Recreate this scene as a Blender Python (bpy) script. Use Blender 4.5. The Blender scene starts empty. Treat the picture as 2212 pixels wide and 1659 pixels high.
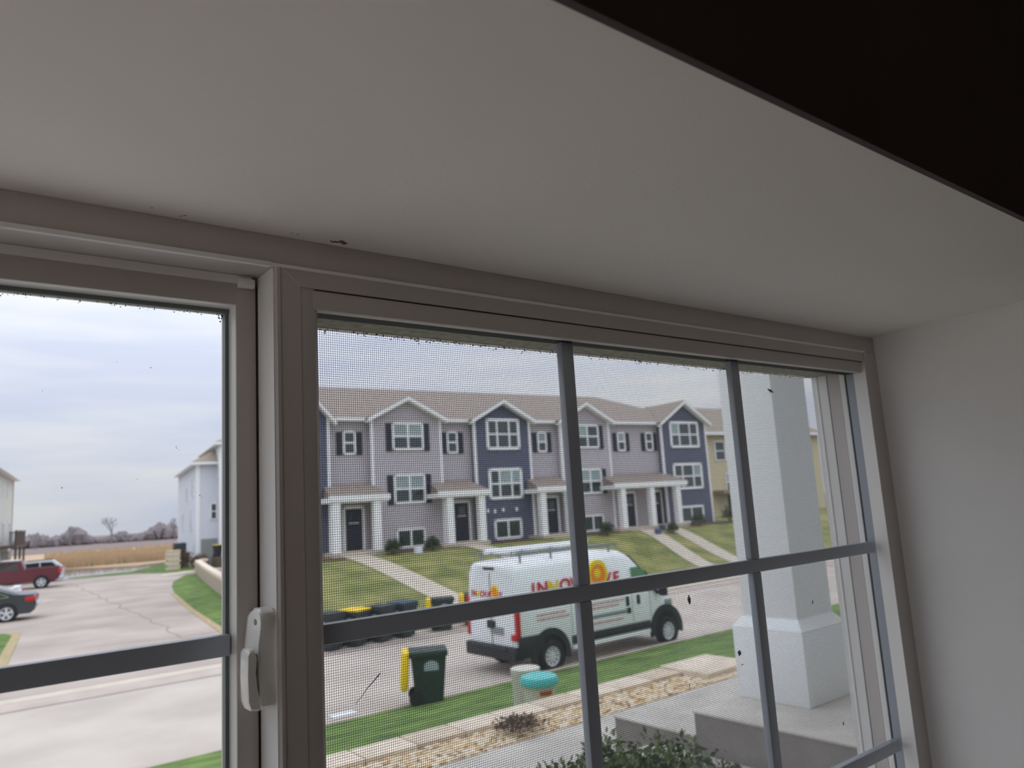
import bpy, bmesh, math, random
from mathutils import Vector, Matrix
random.seed(7)
SC = bpy.context.scene
COL = SC.collection
C = 3.82                      # height of the camera above the street (z = 0)

# ------------------------------------------------------------------ camera
cd = bpy.data.cameras.new('camera'); cam = bpy.data.objects.new('camera', cd); COL.objects.link(cam)
cd.sensor_fit = 'HORIZONTAL'; cd.sensor_width = 36.0; cd.lens = 1647.16 / 2212 * 36.0
cd.clip_start = 0.02; cd.clip_end = 3000
yaw, pitch, roll = [math.radians(a) for a in (38.158402, 9.11536647, -3.49450677)]
fw = Vector((math.sin(yaw) * math.cos(pitch), math.cos(yaw) * math.cos(pitch), math.sin(pitch)))
rt = Vector((math.cos(yaw), -math.sin(yaw), 0)); up = rt.cross(fw)
r2 = rt * math.cos(roll) + up * math.sin(roll); u2 = -rt * math.sin(roll) + up * math.cos(roll)
cam.matrix_world = Matrix(((r2.x, u2.x, -fw.x, 0), (r2.y, u2.y, -fw.y, 0), (r2.z, u2.z, -fw.z, C), (0, 0, 0, 1)))
cd.dof.use_dof = True; cd.dof.focus_distance = 0.72; cd.dof.aperture_fstop = 10.0
SC.camera = cam

# ------------------------------------------------------------------ exposure
vs = SC.view_settings
vs.view_transform = 'Standard'; vs.look = 'None'; vs.exposure = 0.10; vs.gamma = 1.0; vs.use_curve_mapping = False
FILL_CEIL = 0.2; FILL_TABLE = 3.4   # added unseen fill lamps: ceiling (emission) and table (W)

# ------------------------------------------------------------------ world: overcast sky
w = bpy.data.worlds.new('overcast_sky'); SC.world = w; w.use_nodes = True
nt = w.node_tree; N = nt.nodes; L = nt.links; N.clear()
tc = N.new('ShaderNodeTexCoord'); sep = N.new('ShaderNodeSeparateXYZ'); L.new(tc.outputs['Generated'], sep.inputs[0])
mx = N.new('ShaderNodeMath'); mx.operation = 'MAXIMUM'; L.new(sep.outputs['Z'], mx.inputs[0]); mx.inputs[1].default_value = 0.0
lum = N.new('ShaderNodeMath'); lum.operation = 'MULTIPLY_ADD'; L.new(mx.outputs[0], lum.inputs[0])
lum.inputs[1].default_value = 1.36; lum.inputs[2].default_value = 0.555          # brighter towards the zenith, as an overcast sky is
mp = N.new('ShaderNodeMapping'); mp.inputs['Scale'].default_value = (1.6, 1.6, 13.0); mp.inputs['Rotation'].default_value = (0.05, 0.03, 0.4)
L.new(tc.outputs['Generated'], mp.inputs[0])
nz = N.new('ShaderNodeTexNoise'); nz.inputs['Scale'].default_value = 1.7; nz.inputs['Detail'].default_value = 5; nz.inputs['Roughness'].default_value = 0.5
L.new(mp.outputs[0], nz.inputs['Vector'])
cr = N.new('ShaderNodeValToRGB'); L.new(nz.outputs['Fac'], cr.inputs[0])
cr.color_ramp.elements[0].position = 0.36; cr.color_ramp.elements[0].color = (0.865, 0.935, 1.15, 1)
cr.color_ramp.elements[1].position = 0.68; cr.color_ramp.elements[1].color = (1.14, 1.16, 1.20, 1)
vm = N.new('ShaderNodeVectorMath'); vm.operation = 'SCALE'; L.new(cr.outputs[0], vm.inputs[0]); L.new(lum.outputs[0], vm.inputs['Scale'])
bg = N.new('ShaderNodeBackground'); bg.inputs['Strength'].default_value = 1.0; L.new(vm.outputs[0], bg.inputs['Color'])
wo = N.new('ShaderNodeOutputWorld'); L.new(bg.outputs[0], wo.inputs[0])

# ------------------------------------------------------------------ materials
def srgb(r, g, b):
    f = lambda v: (v / 255 / 12.92) if v <= 10 else ((v / 255 + 0.055) / 1.055) ** 2.4
    return (f(r), f(g), f(b), 1)
MATS = {}
def mat(name, col, rough=0.6, var=0.0, scale=4.0, bump=0.0, bscale=None, metal=0.0, col2=None, stretch=(1, 1, 1), spec=0.5, lap=0.0, coords='Object', detail=4):
    if name in MATS: return MATS[name]
    m = bpy.data.materials.new(name); m.use_nodes = True; MATS[name] = m
    t = m.node_tree; b = t.nodes['Principled BSDF']
    b.inputs['Base Color'].default_value = col; b.inputs['Roughness'].default_value = rough; b.inputs['Metallic'].default_value = metal
    b.inputs['Specular IOR Level'].default_value = spec
    if var or bump or col2 or lap:
        tcn = t.nodes.new('ShaderNodeTexCoord'); mpn = t.nodes.new('ShaderNodeMapping'); mpn.inputs['Scale'].default_value = stretch
        t.links.new(tcn.outputs[coords], mpn.inputs[0])
    if var or col2:
        n = t.nodes.new('ShaderNodeTexNoise'); n.inputs['Scale'].default_value = scale; n.inputs['Detail'].default_value = detail
        t.links.new(mpn.outputs[0], n.inputs['Vector'])
        r = t.nodes.new('ShaderNodeValToRGB'); t.links.new(n.outputs['Fac'], r.inputs[0])
        c2 = col2 or col
        r.color_ramp.elements[0].position = 0.32; r.color_ramp.elements[1].position = 0.68
        r.color_ramp.elements[0].color = tuple(max(0, c * (1 - var)) for c in col[:3]) + (1,)
        r.color_ramp.elements[1].color = tuple(min(1, c * (1 + var)) for c in c2[:3]) + (1,)
        t.links.new(r.outputs[0], b.inputs['Base Color'])
    if bump or lap:
        bn = t.nodes.new('ShaderNodeBump')
        if lap:
            sp = t.nodes.new('ShaderNodeSeparateXYZ'); t.links.new(tcn.outputs['Object'], sp.inputs[0])
            dv = t.nodes.new('ShaderNodeMath'); dv.operation = 'DIVIDE'; dv.inputs[1].default_value = lap; t.links.new(sp.outputs['Z'], dv.inputs[0])
            fr = t.nodes.new('ShaderNodeMath'); fr.operation = 'FRACT'; t.links.new(dv.outputs[0], fr.inputs[0])
            iv = t.nodes.new('ShaderNodeMath'); iv.operation = 'SUBTRACT'; iv.inputs[0].default_value = 1; t.links.new(fr.outputs[0], iv.inputs[1])
            bn.inputs['Strength'].default_value = 1.0; bn.inputs['Distance'].default_value = lap * 0.22
            t.links.new(iv.outputs[0], bn.inputs['Height'])
        else:
            n2 = t.nodes.new('ShaderNodeTexNoise'); n2.inputs['Scale'].default_value = bscale or scale * 6; n2.inputs['Detail'].default_value = 5
            t.links.new(mpn.outputs[0], n2.inputs['Vector'])
            bn.inputs['Strength'].default_value = 0.6; bn.inputs['Distance'].default_value = bump
            t.links.new(n2.outputs['Fac'], bn.inputs['Height'])
        t.links.new(bn.outputs[0], b.inputs['Normal'])
    return m

def glass_mat(name, tint=(0.985, 0.992, 0.99), refl=1.0):
    m = bpy.data.materials.new(name); m.use_nodes = True; t = m.node_tree; t.nodes.clear()
    tr = t.nodes.new('ShaderNodeBsdfTransparent'); tr.inputs[0].default_value = tint + (1,)
    gl = t.nodes.new('ShaderNodeBsdfGlossy'); gl.inputs['Roughness'].default_value = 0.0
    lw = t.nodes.new('ShaderNodeLayerWeight'); lw.inputs['Blend'].default_value = 0.5      # Schlick reflectance of a thin pane
    pw = t.nodes.new('ShaderNodeMath'); pw.operation = 'POWER'; pw.inputs[1].default_value = 5.0; t.links.new(lw.outputs['Facing'], pw.inputs[0])
    fr = t.nodes.new('ShaderNodeMath'); fr.operation = 'MULTIPLY_ADD'; fr.inputs[1].default_value = 0.9 * refl; fr.inputs[2].default_value = 0.03 * refl; t.links.new(pw.outputs[0], fr.inputs[0])
    mi = t.nodes.new('ShaderNodeMixShader'); o = t.nodes.new('ShaderNodeOutputMaterial')
    tl = t.nodes.new('ShaderNodeBsdfTranslucent'); tl.inputs[0].default_value = (0.9, 0.95, 1, 1); m2 = t.nodes.new('ShaderNodeMixShader'); m2.inputs[0].default_value = 0.006   # slight translucent haze mixed in
    t.links.new(tr.outputs[0], m2.inputs[1]); t.links.new(tl.outputs[0], m2.inputs[2])
    t.links.new(fr.outputs[0], mi.inputs[0]); t.links.new(m2.outputs[0], mi.inputs[1]); t.links.new(gl.outputs[0], mi.inputs[2]); t.links.new(mi.outputs[0], o.inputs[0])
    MATS[name] = m; return m

M_soffit = mat('soffit_paint', srgb(240, 234, 226), 0.75, 0.02, 3, 0.0004, 260)
M_reveal = mat('reveal_paint', srgb(240, 238, 234), 0.75, 0.015, 5, 0.0007, 190)
M_dark = mat('dark_brown_paint', srgb(64, 48, 45), 0.6, 0.1, 6)
M_room = mat('room_paint', srgb(196, 184, 170), 0.8, 0.02, 2)
M_carpet = mat('carpet', srgb(206, 196, 182), 0.95, 0.12, 40)
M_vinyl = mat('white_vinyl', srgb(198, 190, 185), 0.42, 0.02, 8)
M_vinyl2 = mat('white_vinyl_bright', srgb(242, 240, 236), 0.24, 0.015, 9, spec=0.6)  # paler copy of the vinyl; on lips, bevels and side strips it paints in light
M_munt = mat('grey_muntin', srgb(168, 174, 183), 0.28)
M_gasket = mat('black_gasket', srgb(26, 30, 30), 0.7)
M_gask2 = mat('grey_green_gasket', srgb(112, 122, 120), 0.5)
M_glass = glass_mat('window_glass')
M_wire = mat('screen_wire', srgb(58, 62, 64), 0.4)
M_bug = mat('dead_bug', srgb(24, 22, 20), 0.7)
M_dkbrown = mat('dark_gap', srgb(46, 34, 30), 0.9, 0.4, 60)
M_olive = mat('olive_outer_frame', srgb(150, 148, 130), 0.8, 0.25, 120)  # olive tone, darker than the inner frame's vinyl
M_rust = mat('rust', srgb(120, 72, 34), 0.9, 0.4, 300)
M_conc = mat('street_concrete', srgb(180, 169, 158), 0.9, 0.06, 0.5, 0.004, 30, col2=srgb(190, 179, 168))
M_gutter = mat('gutter_concrete', srgb(182, 168, 157), 0.9, 0.10, 1.2, 0.004, 30)
M_asph = mat('old_asphalt', srgb(166, 153, 143), 0.95, 0.09, 0.35, 0.006, 25, col2=srgb(178, 164, 153), stretch=(1, 1, 1))
M_joint = mat('joint_dirt', srgb(116, 104, 94), 0.95)
M_crack = mat('crack_tar', srgb(134, 122, 116), 0.95)
M_grass = mat('lawn_grass', srgb(76, 104, 40), 0.95, 0.25, 1.5, 0.02, 60, col2=srgb(98, 122, 52))
M_grass2 = mat('dry_lawn_grass', srgb(112, 122, 64), 0.95, 0.2, 0.8, 0.02, 40, col2=srgb(140, 136, 82))
M_edge = mat('dead_grass', srgb(168, 150, 112), 0.95, 0.2, 5)
M_soil = mat('mulch', srgb(98, 80, 66), 0.95, 0.3, 6, 0.02, 40)
M_walk = mat('walk_concrete', srgb(196, 184, 168), 0.9, 0.06, 1.5)
M_porch = mat('porch_concrete', srgb(190, 184, 175), 0.85, 0.14, 3.2, 0.002, 60)
M_dkconc = mat('dark_concrete', srgb(136, 130, 124), 0.9, 0.16, 5, 0.003, 60)  # darker tone for the slab sides than for the tops
M_stone3 = mat('drive_wall_block', srgb(172, 156, 140), 0.9, 0.12, 4)
M_stone = mat('wall_block', srgb(222, 206, 186), 0.9, 0.12, 6, 0.006, 30)
M_stone2 = mat('wall_block_b', srgb(208, 190, 168), 0.9, 0.12, 6, 0.006, 30)
M_pillar = mat('white_column_wrap', srgb(238, 240, 240), 0.5)
M_gsid = mat('grey_siding', srgb(178, 171, 175), 0.7, lap=0.115)
M_bsid = mat('blue_siding', srgb(84, 88, 106), 0.7, lap=0.115)
M_wsid = mat('white_siding', srgb(206, 208, 216), 0.7, lap=0.14)
M_csid = mat('cream_siding', srgb(206, 204, 194), 0.7, lap=0.16)
M_tsid = mat('tan_siding', srgb(202, 188, 156), 0.7, lap=0.14)
M_osid = mat('own_siding', srgb(186, 186, 183), 0.7, lap=0.115)
M_trim = mat('white_trim', srgb(242, 242, 244), 0.6)
M_shut = mat('dark_shutter', srgb(38, 44, 54), 0.6)
M_shing = mat('brown_shingle', srgb(146, 134, 124), 0.9, 0.12, 5, 0.01, 25)
M_shing2 = mat('tan_shingle', srgb(150, 138, 122), 0.9, 0.12, 5, 0.01, 25)
M_hglass = mat('house_glass', srgb(52, 64, 66), 0.08, 0.3, 0.6, spec=0.9)
M_hglass2 = mat('house_glass_blind', srgb(150, 166, 166), 0.2, 0.12, 0.8, spec=0.8)
M_door = mat('navy_door', srgb(36, 42, 58), 0.5)
M_bronze = mat('dark_bronze', srgb(60, 54, 50), 0.5)
M_dw = mat('deck_wood', srgb(92, 78, 68), 0.9, 0.2, 4)
M_grey = mat('garage_grey', srgb(140, 142, 140), 0.6)
M_vanw = mat('van_white', srgb(238, 240, 244), 0.3, spec=0.5)
M_blk = mat('black_plastic', srgb(34, 38, 42), 0.55)
M_tire = mat('tire_rubber', srgb(26, 27, 30), 0.8)
M_rim = mat('alloy_rim', srgb(208, 210, 214), 0.35)
M_steel = mat('galvanised_steel', srgb(150, 156, 158), 0.45, metal=0.5)
M_red = mat('tail_red', srgb(186, 20, 28), 0.3)
M_redp = mat('print_red', srgb(200, 28, 40), 0.5)
M_yelp = mat('print_yellow', srgb(244, 214, 20), 0.5)
M_orap = mat('print_orange', srgb(246, 140, 26), 0.5)
M_pinkp = mat('print_small_red', srgb(190, 130, 128), 0.6)
M_cglass = mat('car_glass', srgb(36, 44, 46), 0.05, spec=1.0)
M_cglass2 = mat('van_side_glass', srgb(96, 142, 112), 0.08, spec=1.0)
M_maroon = mat('maroon_paint', srgb(96, 24, 40), 0.22, spec=0.7)
M_slate = mat('slate_paint', srgb(52, 56, 64), 0.2, spec=0.8)
M_silver = mat('silver_paint', srgb(196, 200, 208), 0.3, spec=0.6)
M_chrome = mat('chrome', srgb(200, 204, 208), 0.2, metal=0.9)
M_binG = mat('bin_green', srgb(34, 52, 46), 0.55)
M_binD = mat('bin_dark', srgb(44, 52, 54), 0.55)
M_binB = mat('bin_blue', srgb(40, 66, 96), 0.5)
M_yel = mat('bin_yellow', srgb(244, 206, 24), 0.5)
M_label = mat('bin_print', srgb(158, 172, 178), 0.6)
M_teal = mat('teal_plastic', srgb(84, 190, 186), 0.4)
M_cream = mat('cream_plastic', srgb(206, 202, 188), 0.5)
M_orange = mat('rust_orange_label', srgb(176, 88, 40), 0.7)
M_leaf = mat('boxwood_leaf', srgb(52, 72, 34), 0.5, 0.4, 40, col2=srgb(96, 110, 56))
M_leaf2 = mat('shrub_leaf', srgb(58, 78, 44), 0.7, 0.4, 10)
M_brush = mat('brown_brush', srgb(104, 86, 72), 0.9, 0.3, 5)
M_twig = mat('twig', srgb(104, 92, 84), 0.9)
M_reed = mat('dry_reed', srgb(196, 176, 140), 0.95, 0.2, 0.7, col2=srgb(178, 148, 120), stretch=(1, 0.25, 2))
M_field = mat('ploughed_field', srgb(128, 112, 106), 0.95, 0.12, 0.06)
M_haze = mat('far_trees', srgb(134, 124, 126), 1.0, 0.15, 0.1)
M_water = mat('pond_water', srgb(120, 126, 132), 0.06, spec=1.0)
M_gravelb = mat('gravel_base', srgb(208, 190, 160), 0.95, 0.15, 18)
M_gst = [mat('gravel_%d' % i, srgb(*c), 0.9) for i, c in enumerate([(228, 214, 192), (216, 188, 146), (206, 174, 128), (222, 204, 174), (186, 160, 128)])]
M_white = mat('white_litter', srgb(232, 236, 244), 0.5)
M_bluebox = mat('blue_box', srgb(74, 90, 124), 0.6)

# ------------------------------------------------------------------ mesh helpers
class MB:
    def __init__(s): s.v = []; s.f = []
    def quad(s, a, b, c, d): n = len(s.v); s.v += [tuple(a), tuple(b), tuple(c), tuple(d)]; s.f.append((n, n + 1, n + 2, n + 3)); return s
    def poly(s, pts): n = len(s.v); s.v += [tuple(p) for p in pts]; s.f.append(tuple(range(n, n + len(pts)))); return s
    def box(s, x0, x1, y0, y1, z0, z1):
        n = len(s.v)
        s.v += [(x, y, z) for z in (z0, z1) for y in (y0, y1) for x in (x0, x1)]
        for f in ((0, 2, 3, 1), (4, 5, 7, 6), (0, 1, 5, 4), (2, 6, 7, 3), (0, 4, 6, 2), (1, 3, 7, 5)): s.f.append(tuple(n + i for i in f))
        return s
    def bbox(s, x0, x1, y0, y1, z0, z1, b):
        """box with its edges chamfered by b"""
        bm = bmesh.new(); bmesh.ops.create_cube(bm, size=1)
        for v in bm.verts: v.co = ((x0 + x1) / 2 + v.co.x * (x1 - x0), (y0 + y1) / 2 + v.co.y * (y1 - y0), (z0 + z1) / 2 + v.co.z * (z1 - z0))
        bmesh.ops.bevel(bm, geom=list(bm.edges), offset=b, segments=2, affect='EDGES', profile=0.5)
        return s.add_bm(bm)
    def add_bm(s, bm):
        n = len(s.v); bm.verts.index_update()
        s.v += [tuple(v.co) for v in bm.verts]; s.f += [tuple(n + v.index for v in f.verts) for f in bm.faces]; bm.free(); return s
    def prism(s, pts, axis, a, b, inset=0.0, cap=0.0):
        """pts: outline in the two other axes; extruded from a to b along axis; cap: depth of an inset end layer"""
        cx = sum(p[0] for p in pts) / len(pts); cy = sum(p[1] for p in pts) / len(pts)
        sg = 1 if b > a else -1
        lay = [(a, 1.0), (b, 1.0)] if not cap else [(a, 1 - inset), (a + sg * cap, 1.0), (b - sg * cap, 1.0), (b, 1 - inset)]
        rings = []
        for d, k in lay:
            r = []
            for p, q in pts:
                P = cx + (p - cx) * k; Q = cy + (q - cy) * k
                r.append(len(s.v)); s.v.append({'x': (d, P, Q), 'y': (P, d, Q), 'z': (P, Q, d)}[axis])
            rings.append(r)
        m = len(pts)
        for r, q in zip(rings, rings[1:]):
            for i in range(m): s.f.append((r[i], r[(i + 1) % m], q[(i + 1) % m], q[i]))
        s.f.append(tuple(rings[0][::-1])); s.f.append(tuple(rings[-1])); return s
    def cyl(s, c, axis, r, h, n=16, r2=None):
        r2 = r if r2 is None else r2; k = len(s.v)
        for d, R in ((-h / 2, r), (h / 2, r2)):
            for i in range(n):
                a = 2 * math.pi * i / n; p, q = R * math.cos(a), R * math.sin(a)
                o = {'x': (d, p, q), 'y': (p, d, q), 'z': (p, q, d)}[axis]
                s.v.append((c[0] + o[0], c[1] + o[1], c[2] + o[2]))
        for i in range(n): s.f.append((k + i, k + (i + 1) % n, k + n + (i + 1) % n, k + n + i))
        s.f.append(tuple(k + n - 1 - i for i in range(n))); s.f.append(tuple(k + n + i for i in range(n))); return s
    def lathe(s, prof, c=(0, 0, 0), n=24):
        k = len(s.v); m = len(prof)
        for r, z in prof:
            for i in range(n):
                a = 2 * math.pi * i / n; s.v.append((c[0] + r * math.cos(a), c[1] + r * math.sin(a), c[2] + z))
        for j in range(m - 1):
            for i in range(n): s.f.append((k + j * n + i, k + j * n + (i + 1) % n, k + (j + 1) * n + (i + 1) % n, k + (j + 1) * n + i))
        s.f.append(tuple(k + n - 1 - i for i in range(n))); s.f.append(tuple(k + (m - 1) * n + i for i in range(n))); return s
    def bar(s, p, q, w, h=None):
        h = h or w; p = Vector(p); q = Vector(q); d = (q - p).normalized()
        a = d.cross(Vector((0, 0, 1))); a = (a if a.length > 1e-4 else Vector((1, 0, 0))).normalized() * (w / 2); b = d.cross(a).normalized() * (h / 2)
        n = len(s.v)
        for P in (p, q):
            for e in (a + b, a - b, -a - b, -a + b): s.v.append(tuple(P + e))
        for i in range(4): s.f.append((n + i, n + (i + 1) % 4, n + 4 + (i + 1) % 4, n + 4 + i))
        s.f.append((n + 3, n + 2, n + 1, n)); s.f.append((n + 4, n + 5, n + 6, n + 7)); return s
    def blob(s, c, r, sub=2, jit=0.15, sc=(1, 1, 1)):
        bm = bmesh.new(); bmesh.ops.create_icosphere(bm, subdivisions=sub, radius=1)
        for v in bm.verts:
            k = r * (1 + random.uniform(-jit, jit)); v.co = (c[0] + v.co.x * k * sc[0], c[1] + v.co.y * k * sc[1], c[2] + v.co.z * k * sc[2])
        return s.add_bm(bm)
    def mesh(s, name, m=None, smooth=False):
        me = bpy.data.meshes.new(name); me.from_pydata(s.v, [], s.f); me.update()
        bm = bmesh.new(); bm.from_mesh(me); bmesh.ops.recalc_face_normals(bm, faces=bm.faces); bm.to_mesh(me); bm.free()
        if m: me.materials.append(m)
        if smooth:
            for p in me.polygons: p.use_smooth = True
            try: me.set_sharp_from_angle(angle=math.radians(smooth if smooth > 1 else 35))
            except Exception: pass
        return me
    def build(s, name, m, parent=None, world=False, smooth=False):
        """world: the vertices are world coordinates (parent then has no rotation)"""
        off = Vector((0, 0, 0))
        if world and parent is not None:
            p = parent
            while p is not None: off += p.location; p = p.parent
        if off.length: s.v = [(x - off.x, y - off.y, z - off.z) for x, y, z in s.v]
        o = bpy.data.objects.new(name, s.mesh(name, m, smooth)); COL.objects.link(o); o.parent = parent
        if parent is None: center(o)
        return o

def center(o):
    """put a top-level mesh's origin at the middle of its base"""
    vs_ = o.data.vertices
    if not len(vs_): return
    xs = [v.co.x for v in vs_]; ys = [v.co.y for v in vs_]; zs = [v.co.z for v in vs_]
    c = Vector(((min(xs) + max(xs)) / 2, (min(ys) + max(ys)) / 2, min(zs)))
    if 'grid' in o.name: return
    o.data.transform(Matrix.Translation(-c)); o.location = o.location + c

def tag(o, label=None, cat=None, group=None, kind=None):
    if label: o['label'] = label
    if cat: o['category'] = cat
    if group: o['group'] = group
    if kind: o['kind'] = kind
    return o
def empty(name, loc, rz=0.0):
    o = bpy.data.objects.new(name, None); COL.objects.link(o); o.location = loc; o.rotation_euler = (0, 0, rz); o.empty_display_size = 0.1; return o
def struct(o, label, cat=None): return tag(o, label, cat, kind='structure')
def copy_tree(o, parent=None):
    c = o.copy(); COL.objects.link(c); c.parent = parent
    for ch in list(o.children): copy_tree(ch, c)
    return c
def text_mesh(txt, size, m, name):
    cu = bpy.data.curves.new(name, 'FONT'); cu.body = txt; cu.size = size; cu.extrude = 0.002; cu.offset = size * 0.03
    ob = bpy.data.objects.new(name, cu); COL.objects.link(ob); bpy.context.view_layer.update()
    me = bpy.data.meshes.new_from_object(ob.evaluated_get(bpy.context.evaluated_depsgraph_get()))
    bpy.data.objects.remove(ob); me.name = name; me.materials.clear(); me.materials.append(m); return me

# ================================================================== THE ROOM
SOF = C + 0.2175; YI = 0.219; YW = 0.55        # soffit height, inner wall face, window plane
FL = C - 1.55; CE = C + 1.15
# soffit, reveals
s_ = MB().bbox(-0.80, 1.32, YI, 0.66, SOF, SOF + 0.12, 0.004).build('trim_1', M_soffit, smooth=30); struct(s_, 'pale painted drywall soffit above the window', 'soffit')
o = MB()
o.prism([(1.1285, 0.637), (1.1285, YW), (1.074, YI), (1.32, YI), (1.32, 0.637)], 'z', C - 0.95, SOF)
struct(o.build('wall_right', M_reveal), 'grey-white painted window reveal at the right side', 'wall')
o = MB().prism([(-0.67, 0.66), (-0.67, YW), (-0.62, YI), (-0.80, YI), (-0.80, 0.66)], 'z', C - 0.95, SOF)
struct(o.build('wall_left', M_reveal), 'painted window reveal at the left side', 'wall')
struct(MB().box(-0.80, 1.32, YI - 0.03, 0.66, C - 0.99, C - 0.70).build('trim_2', M_vinyl2), 'white window stool under the window', 'sill')
# inner face of the window wall, painted dark brown
o = MB(); y0, y1 = YI, YI + 0.30
o.box(-2.6, 3.2, y0 - 0.002, y1, SOF + 0.0005, CE); o.box(-2.6, -0.801, y0 - 0.002, y1, FL, SOF); o.box(1.321, 3.2, y0 - 0.002, y1, FL, SOF); o.box(-0.80, 1.32, y0 - 0.002, y1, FL, C - 0.991)
o.v = [v if not (v[2] > SOF and v[2] < SOF + 0.01) else v for v in o.v]
struct(o.build('wall_front', M_dark), 'dark brown painted wall above and around the window', 'wall')
# the wall mass outside of it
o = MB(); o.box(-6, 7, 0.52, 0.66, SOF + 0.12, C + 4.2); o.box(-6, -0.801, 0.52, 0.66, C - 1.8, SOF + 0.12); o.box(1.321, 7, 0.52, 0.66, C - 1.8, SOF + 0.12); o.box(-0.80, 1.32, 0.52, 0.66, C - 1.8, C - 0.991)
struct(o.build('wall_outer', M_osid), 'siding of the house around the window', 'wall')
struct(MB().box(-2.6, 3.2, -4.0, YI, FL - 0.1, FL).build('floor', M_carpet), 'beige carpeted floor of the room', 'floor')
struct(MB().box(-2.6, 3.2, -4.0, YI, CE, CE + 0.1).build('ceiling', M_room), 'painted ceiling of the room', 'ceiling')
o = MB(); o.box(-2.7, -2.6, -4, -2.6, FL, CE); o.box(-2.7, -2.6, -0.9, YI, FL, CE); o.box(-2.7, -2.6, -2.6, -0.9, FL, C - 0.7); o.box(-2.7, -2.6, -2.6, -0.9, C + 0.6, CE)  # unseen opening, added so sky light enters the room
struct(o.build('wall_side', M_room), 'painted side wall with an unseen opening added to let sky light in', 'wall')
struct(MB().box(3.2, 3.3, -4, YI, FL, CE).build('wall_far_side', M_room), 'painted side wall of the room', 'wall')
struct(MB().box(-2.7, 3.3, -4.1, -4.0, FL, CE).build('wall_back', M_room), 'painted back wall of the room', 'wall')

# unseen ceiling lamp behind the viewer, added to brighten soffit and frame
lamp = empty('fill_ceiling_lamp', (-0.4, -1.7, CE - 0.09)); tag(lamp, 'unseen round ceiling lamp added as fill light', 'lamp')
M_bowl = mat('lamp_bowl', srgb(250, 240, 224), 0.4); bn_ = M_bowl.node_tree.nodes['Principled BSDF']; bn_.inputs['Emission Color'].default_value = (1.0, 0.86, 0.70, 1); bn_.inputs['Emission Strength'].default_value = FILL_CEIL
MB().lathe([(0.02, 0.0), (0.10, 0.012), (0.16, 0.04), (0.18, 0.07)], n=24).build('bowl', M_bowl, lamp, smooth=40)
MB().lathe([(0.19, 0.068), (0.20, 0.075), (0.20, 0.09), (0.05, 0.091)], n=24).build('lamp_base', M_steel, lamp, smooth=40)

# unseen table lamp and table, added to warm the window's left side
tl_ = empty('fill_lamp_table', (-1.05, -0.30, FL)); tag(tl_, 'small round white table added under the unseen fill lamp', 'table')
MB().lathe([(0.24, 0.52), (0.25, 0.53), (0.25, 0.55), (0.24, 0.56)], n=28).build('table_top', M_room, tl_, smooth=40)
MB().lathe([(0.14, 0.0), (0.13, 0.02), (0.025, 0.04), (0.022, 0.52)], n=20).build('table_leg', M_room, tl_, smooth=40)
lm = empty('fill_table_lamp', (-1.05, -0.30, FL + 0.56)); tag(lm, 'unseen table lamp with an open drum shade, added as warm fill', 'lamp')
MB().lathe([(0.08, 0.0), (0.075, 0.02), (0.03, 0.05), (0.012, 0.09), (0.012, 0.22)], n=20).build('lamp_base', M_bronze, lm, smooth=40)
o = MB(); n = 28
for r_, z_ in ((0.16, 0.20), (0.14, 0.40)):
    for i in range(n): o.v.append((r_ * math.cos(2 * math.pi * i / n), r_ * math.sin(2 * math.pi * i / n), z_))
for i in range(n): o.f.append((i, (i + 1) % n, n + (i + 1) % n, n + i))
o.build('lamp_shade', M_room, lm, smooth=40)
pl_ = bpy.data.lights.new('bulb', 'POINT'); pl_.energy = FILL_TABLE; pl_.color = (1.0, 0.87, 0.74); pl_.shadow_soft_size = 0.045
po = bpy.data.objects.new('bulb', pl_); COL.objects.link(po); po.parent = lm; po.location = (0, 0, 0.34)

# ================================================================== THE WINDOW
ZB = C - 0.68                                   # bottom of the frame
win = empty('window_1', (0.23, 0.60, ZB)); struct(win, 'white vinyl sliding window with grey muntins', 'window')
def wpart(mb, name, m, parent=None, smooth=False): return mb.build(name, m, parent or win, world=True, smooth=smooth)
Z = lambda z: C + z
# main frame: head, jambs, sill (the face towards the room)
wpart(MB().bbox(-0.66, 1.1285, YW, 0.637, Z(0.1935), Z(0.2178), 0.0015), 'head_frame', M_vinyl, smooth=30)
wpart(MB().prism([(1.0925, YW), (1.1285, YW), (1.1285, 0.637), (1.1032, 0.637), (1.1032, 0.587), (1.0988, 0.585), (1.0966, 0.571)], 'z', ZB, Z(0.1935)), 'jamb', M_vinyl)
wpart(MB().bbox(-0.66, -0.63, YW, 0.66, ZB, Z(0.1935), 0.0015), 'jamb', M_vinyl, smooth=30)
wpart(MB().bbox(-0.63, 1.097, YW, 0.66, ZB, Z(-0.635), 0.0015), 'sill_frame', M_vinyl, smooth=30)
wpart(MB().box(-0.63, 1.097, YW - 0.0008, YW + 0.001, Z(0.1925), Z(0.1950)), 'head_lip', M_vinyl2)  # paler strip, painting the light along the head's lower edge
wpart(MB().box(-0.22, 0.205, YW - 0.0016, YW + 0.002, Z(0.1918), Z(0.1952)), 'lip_splice', M_vinyl2)
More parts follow.
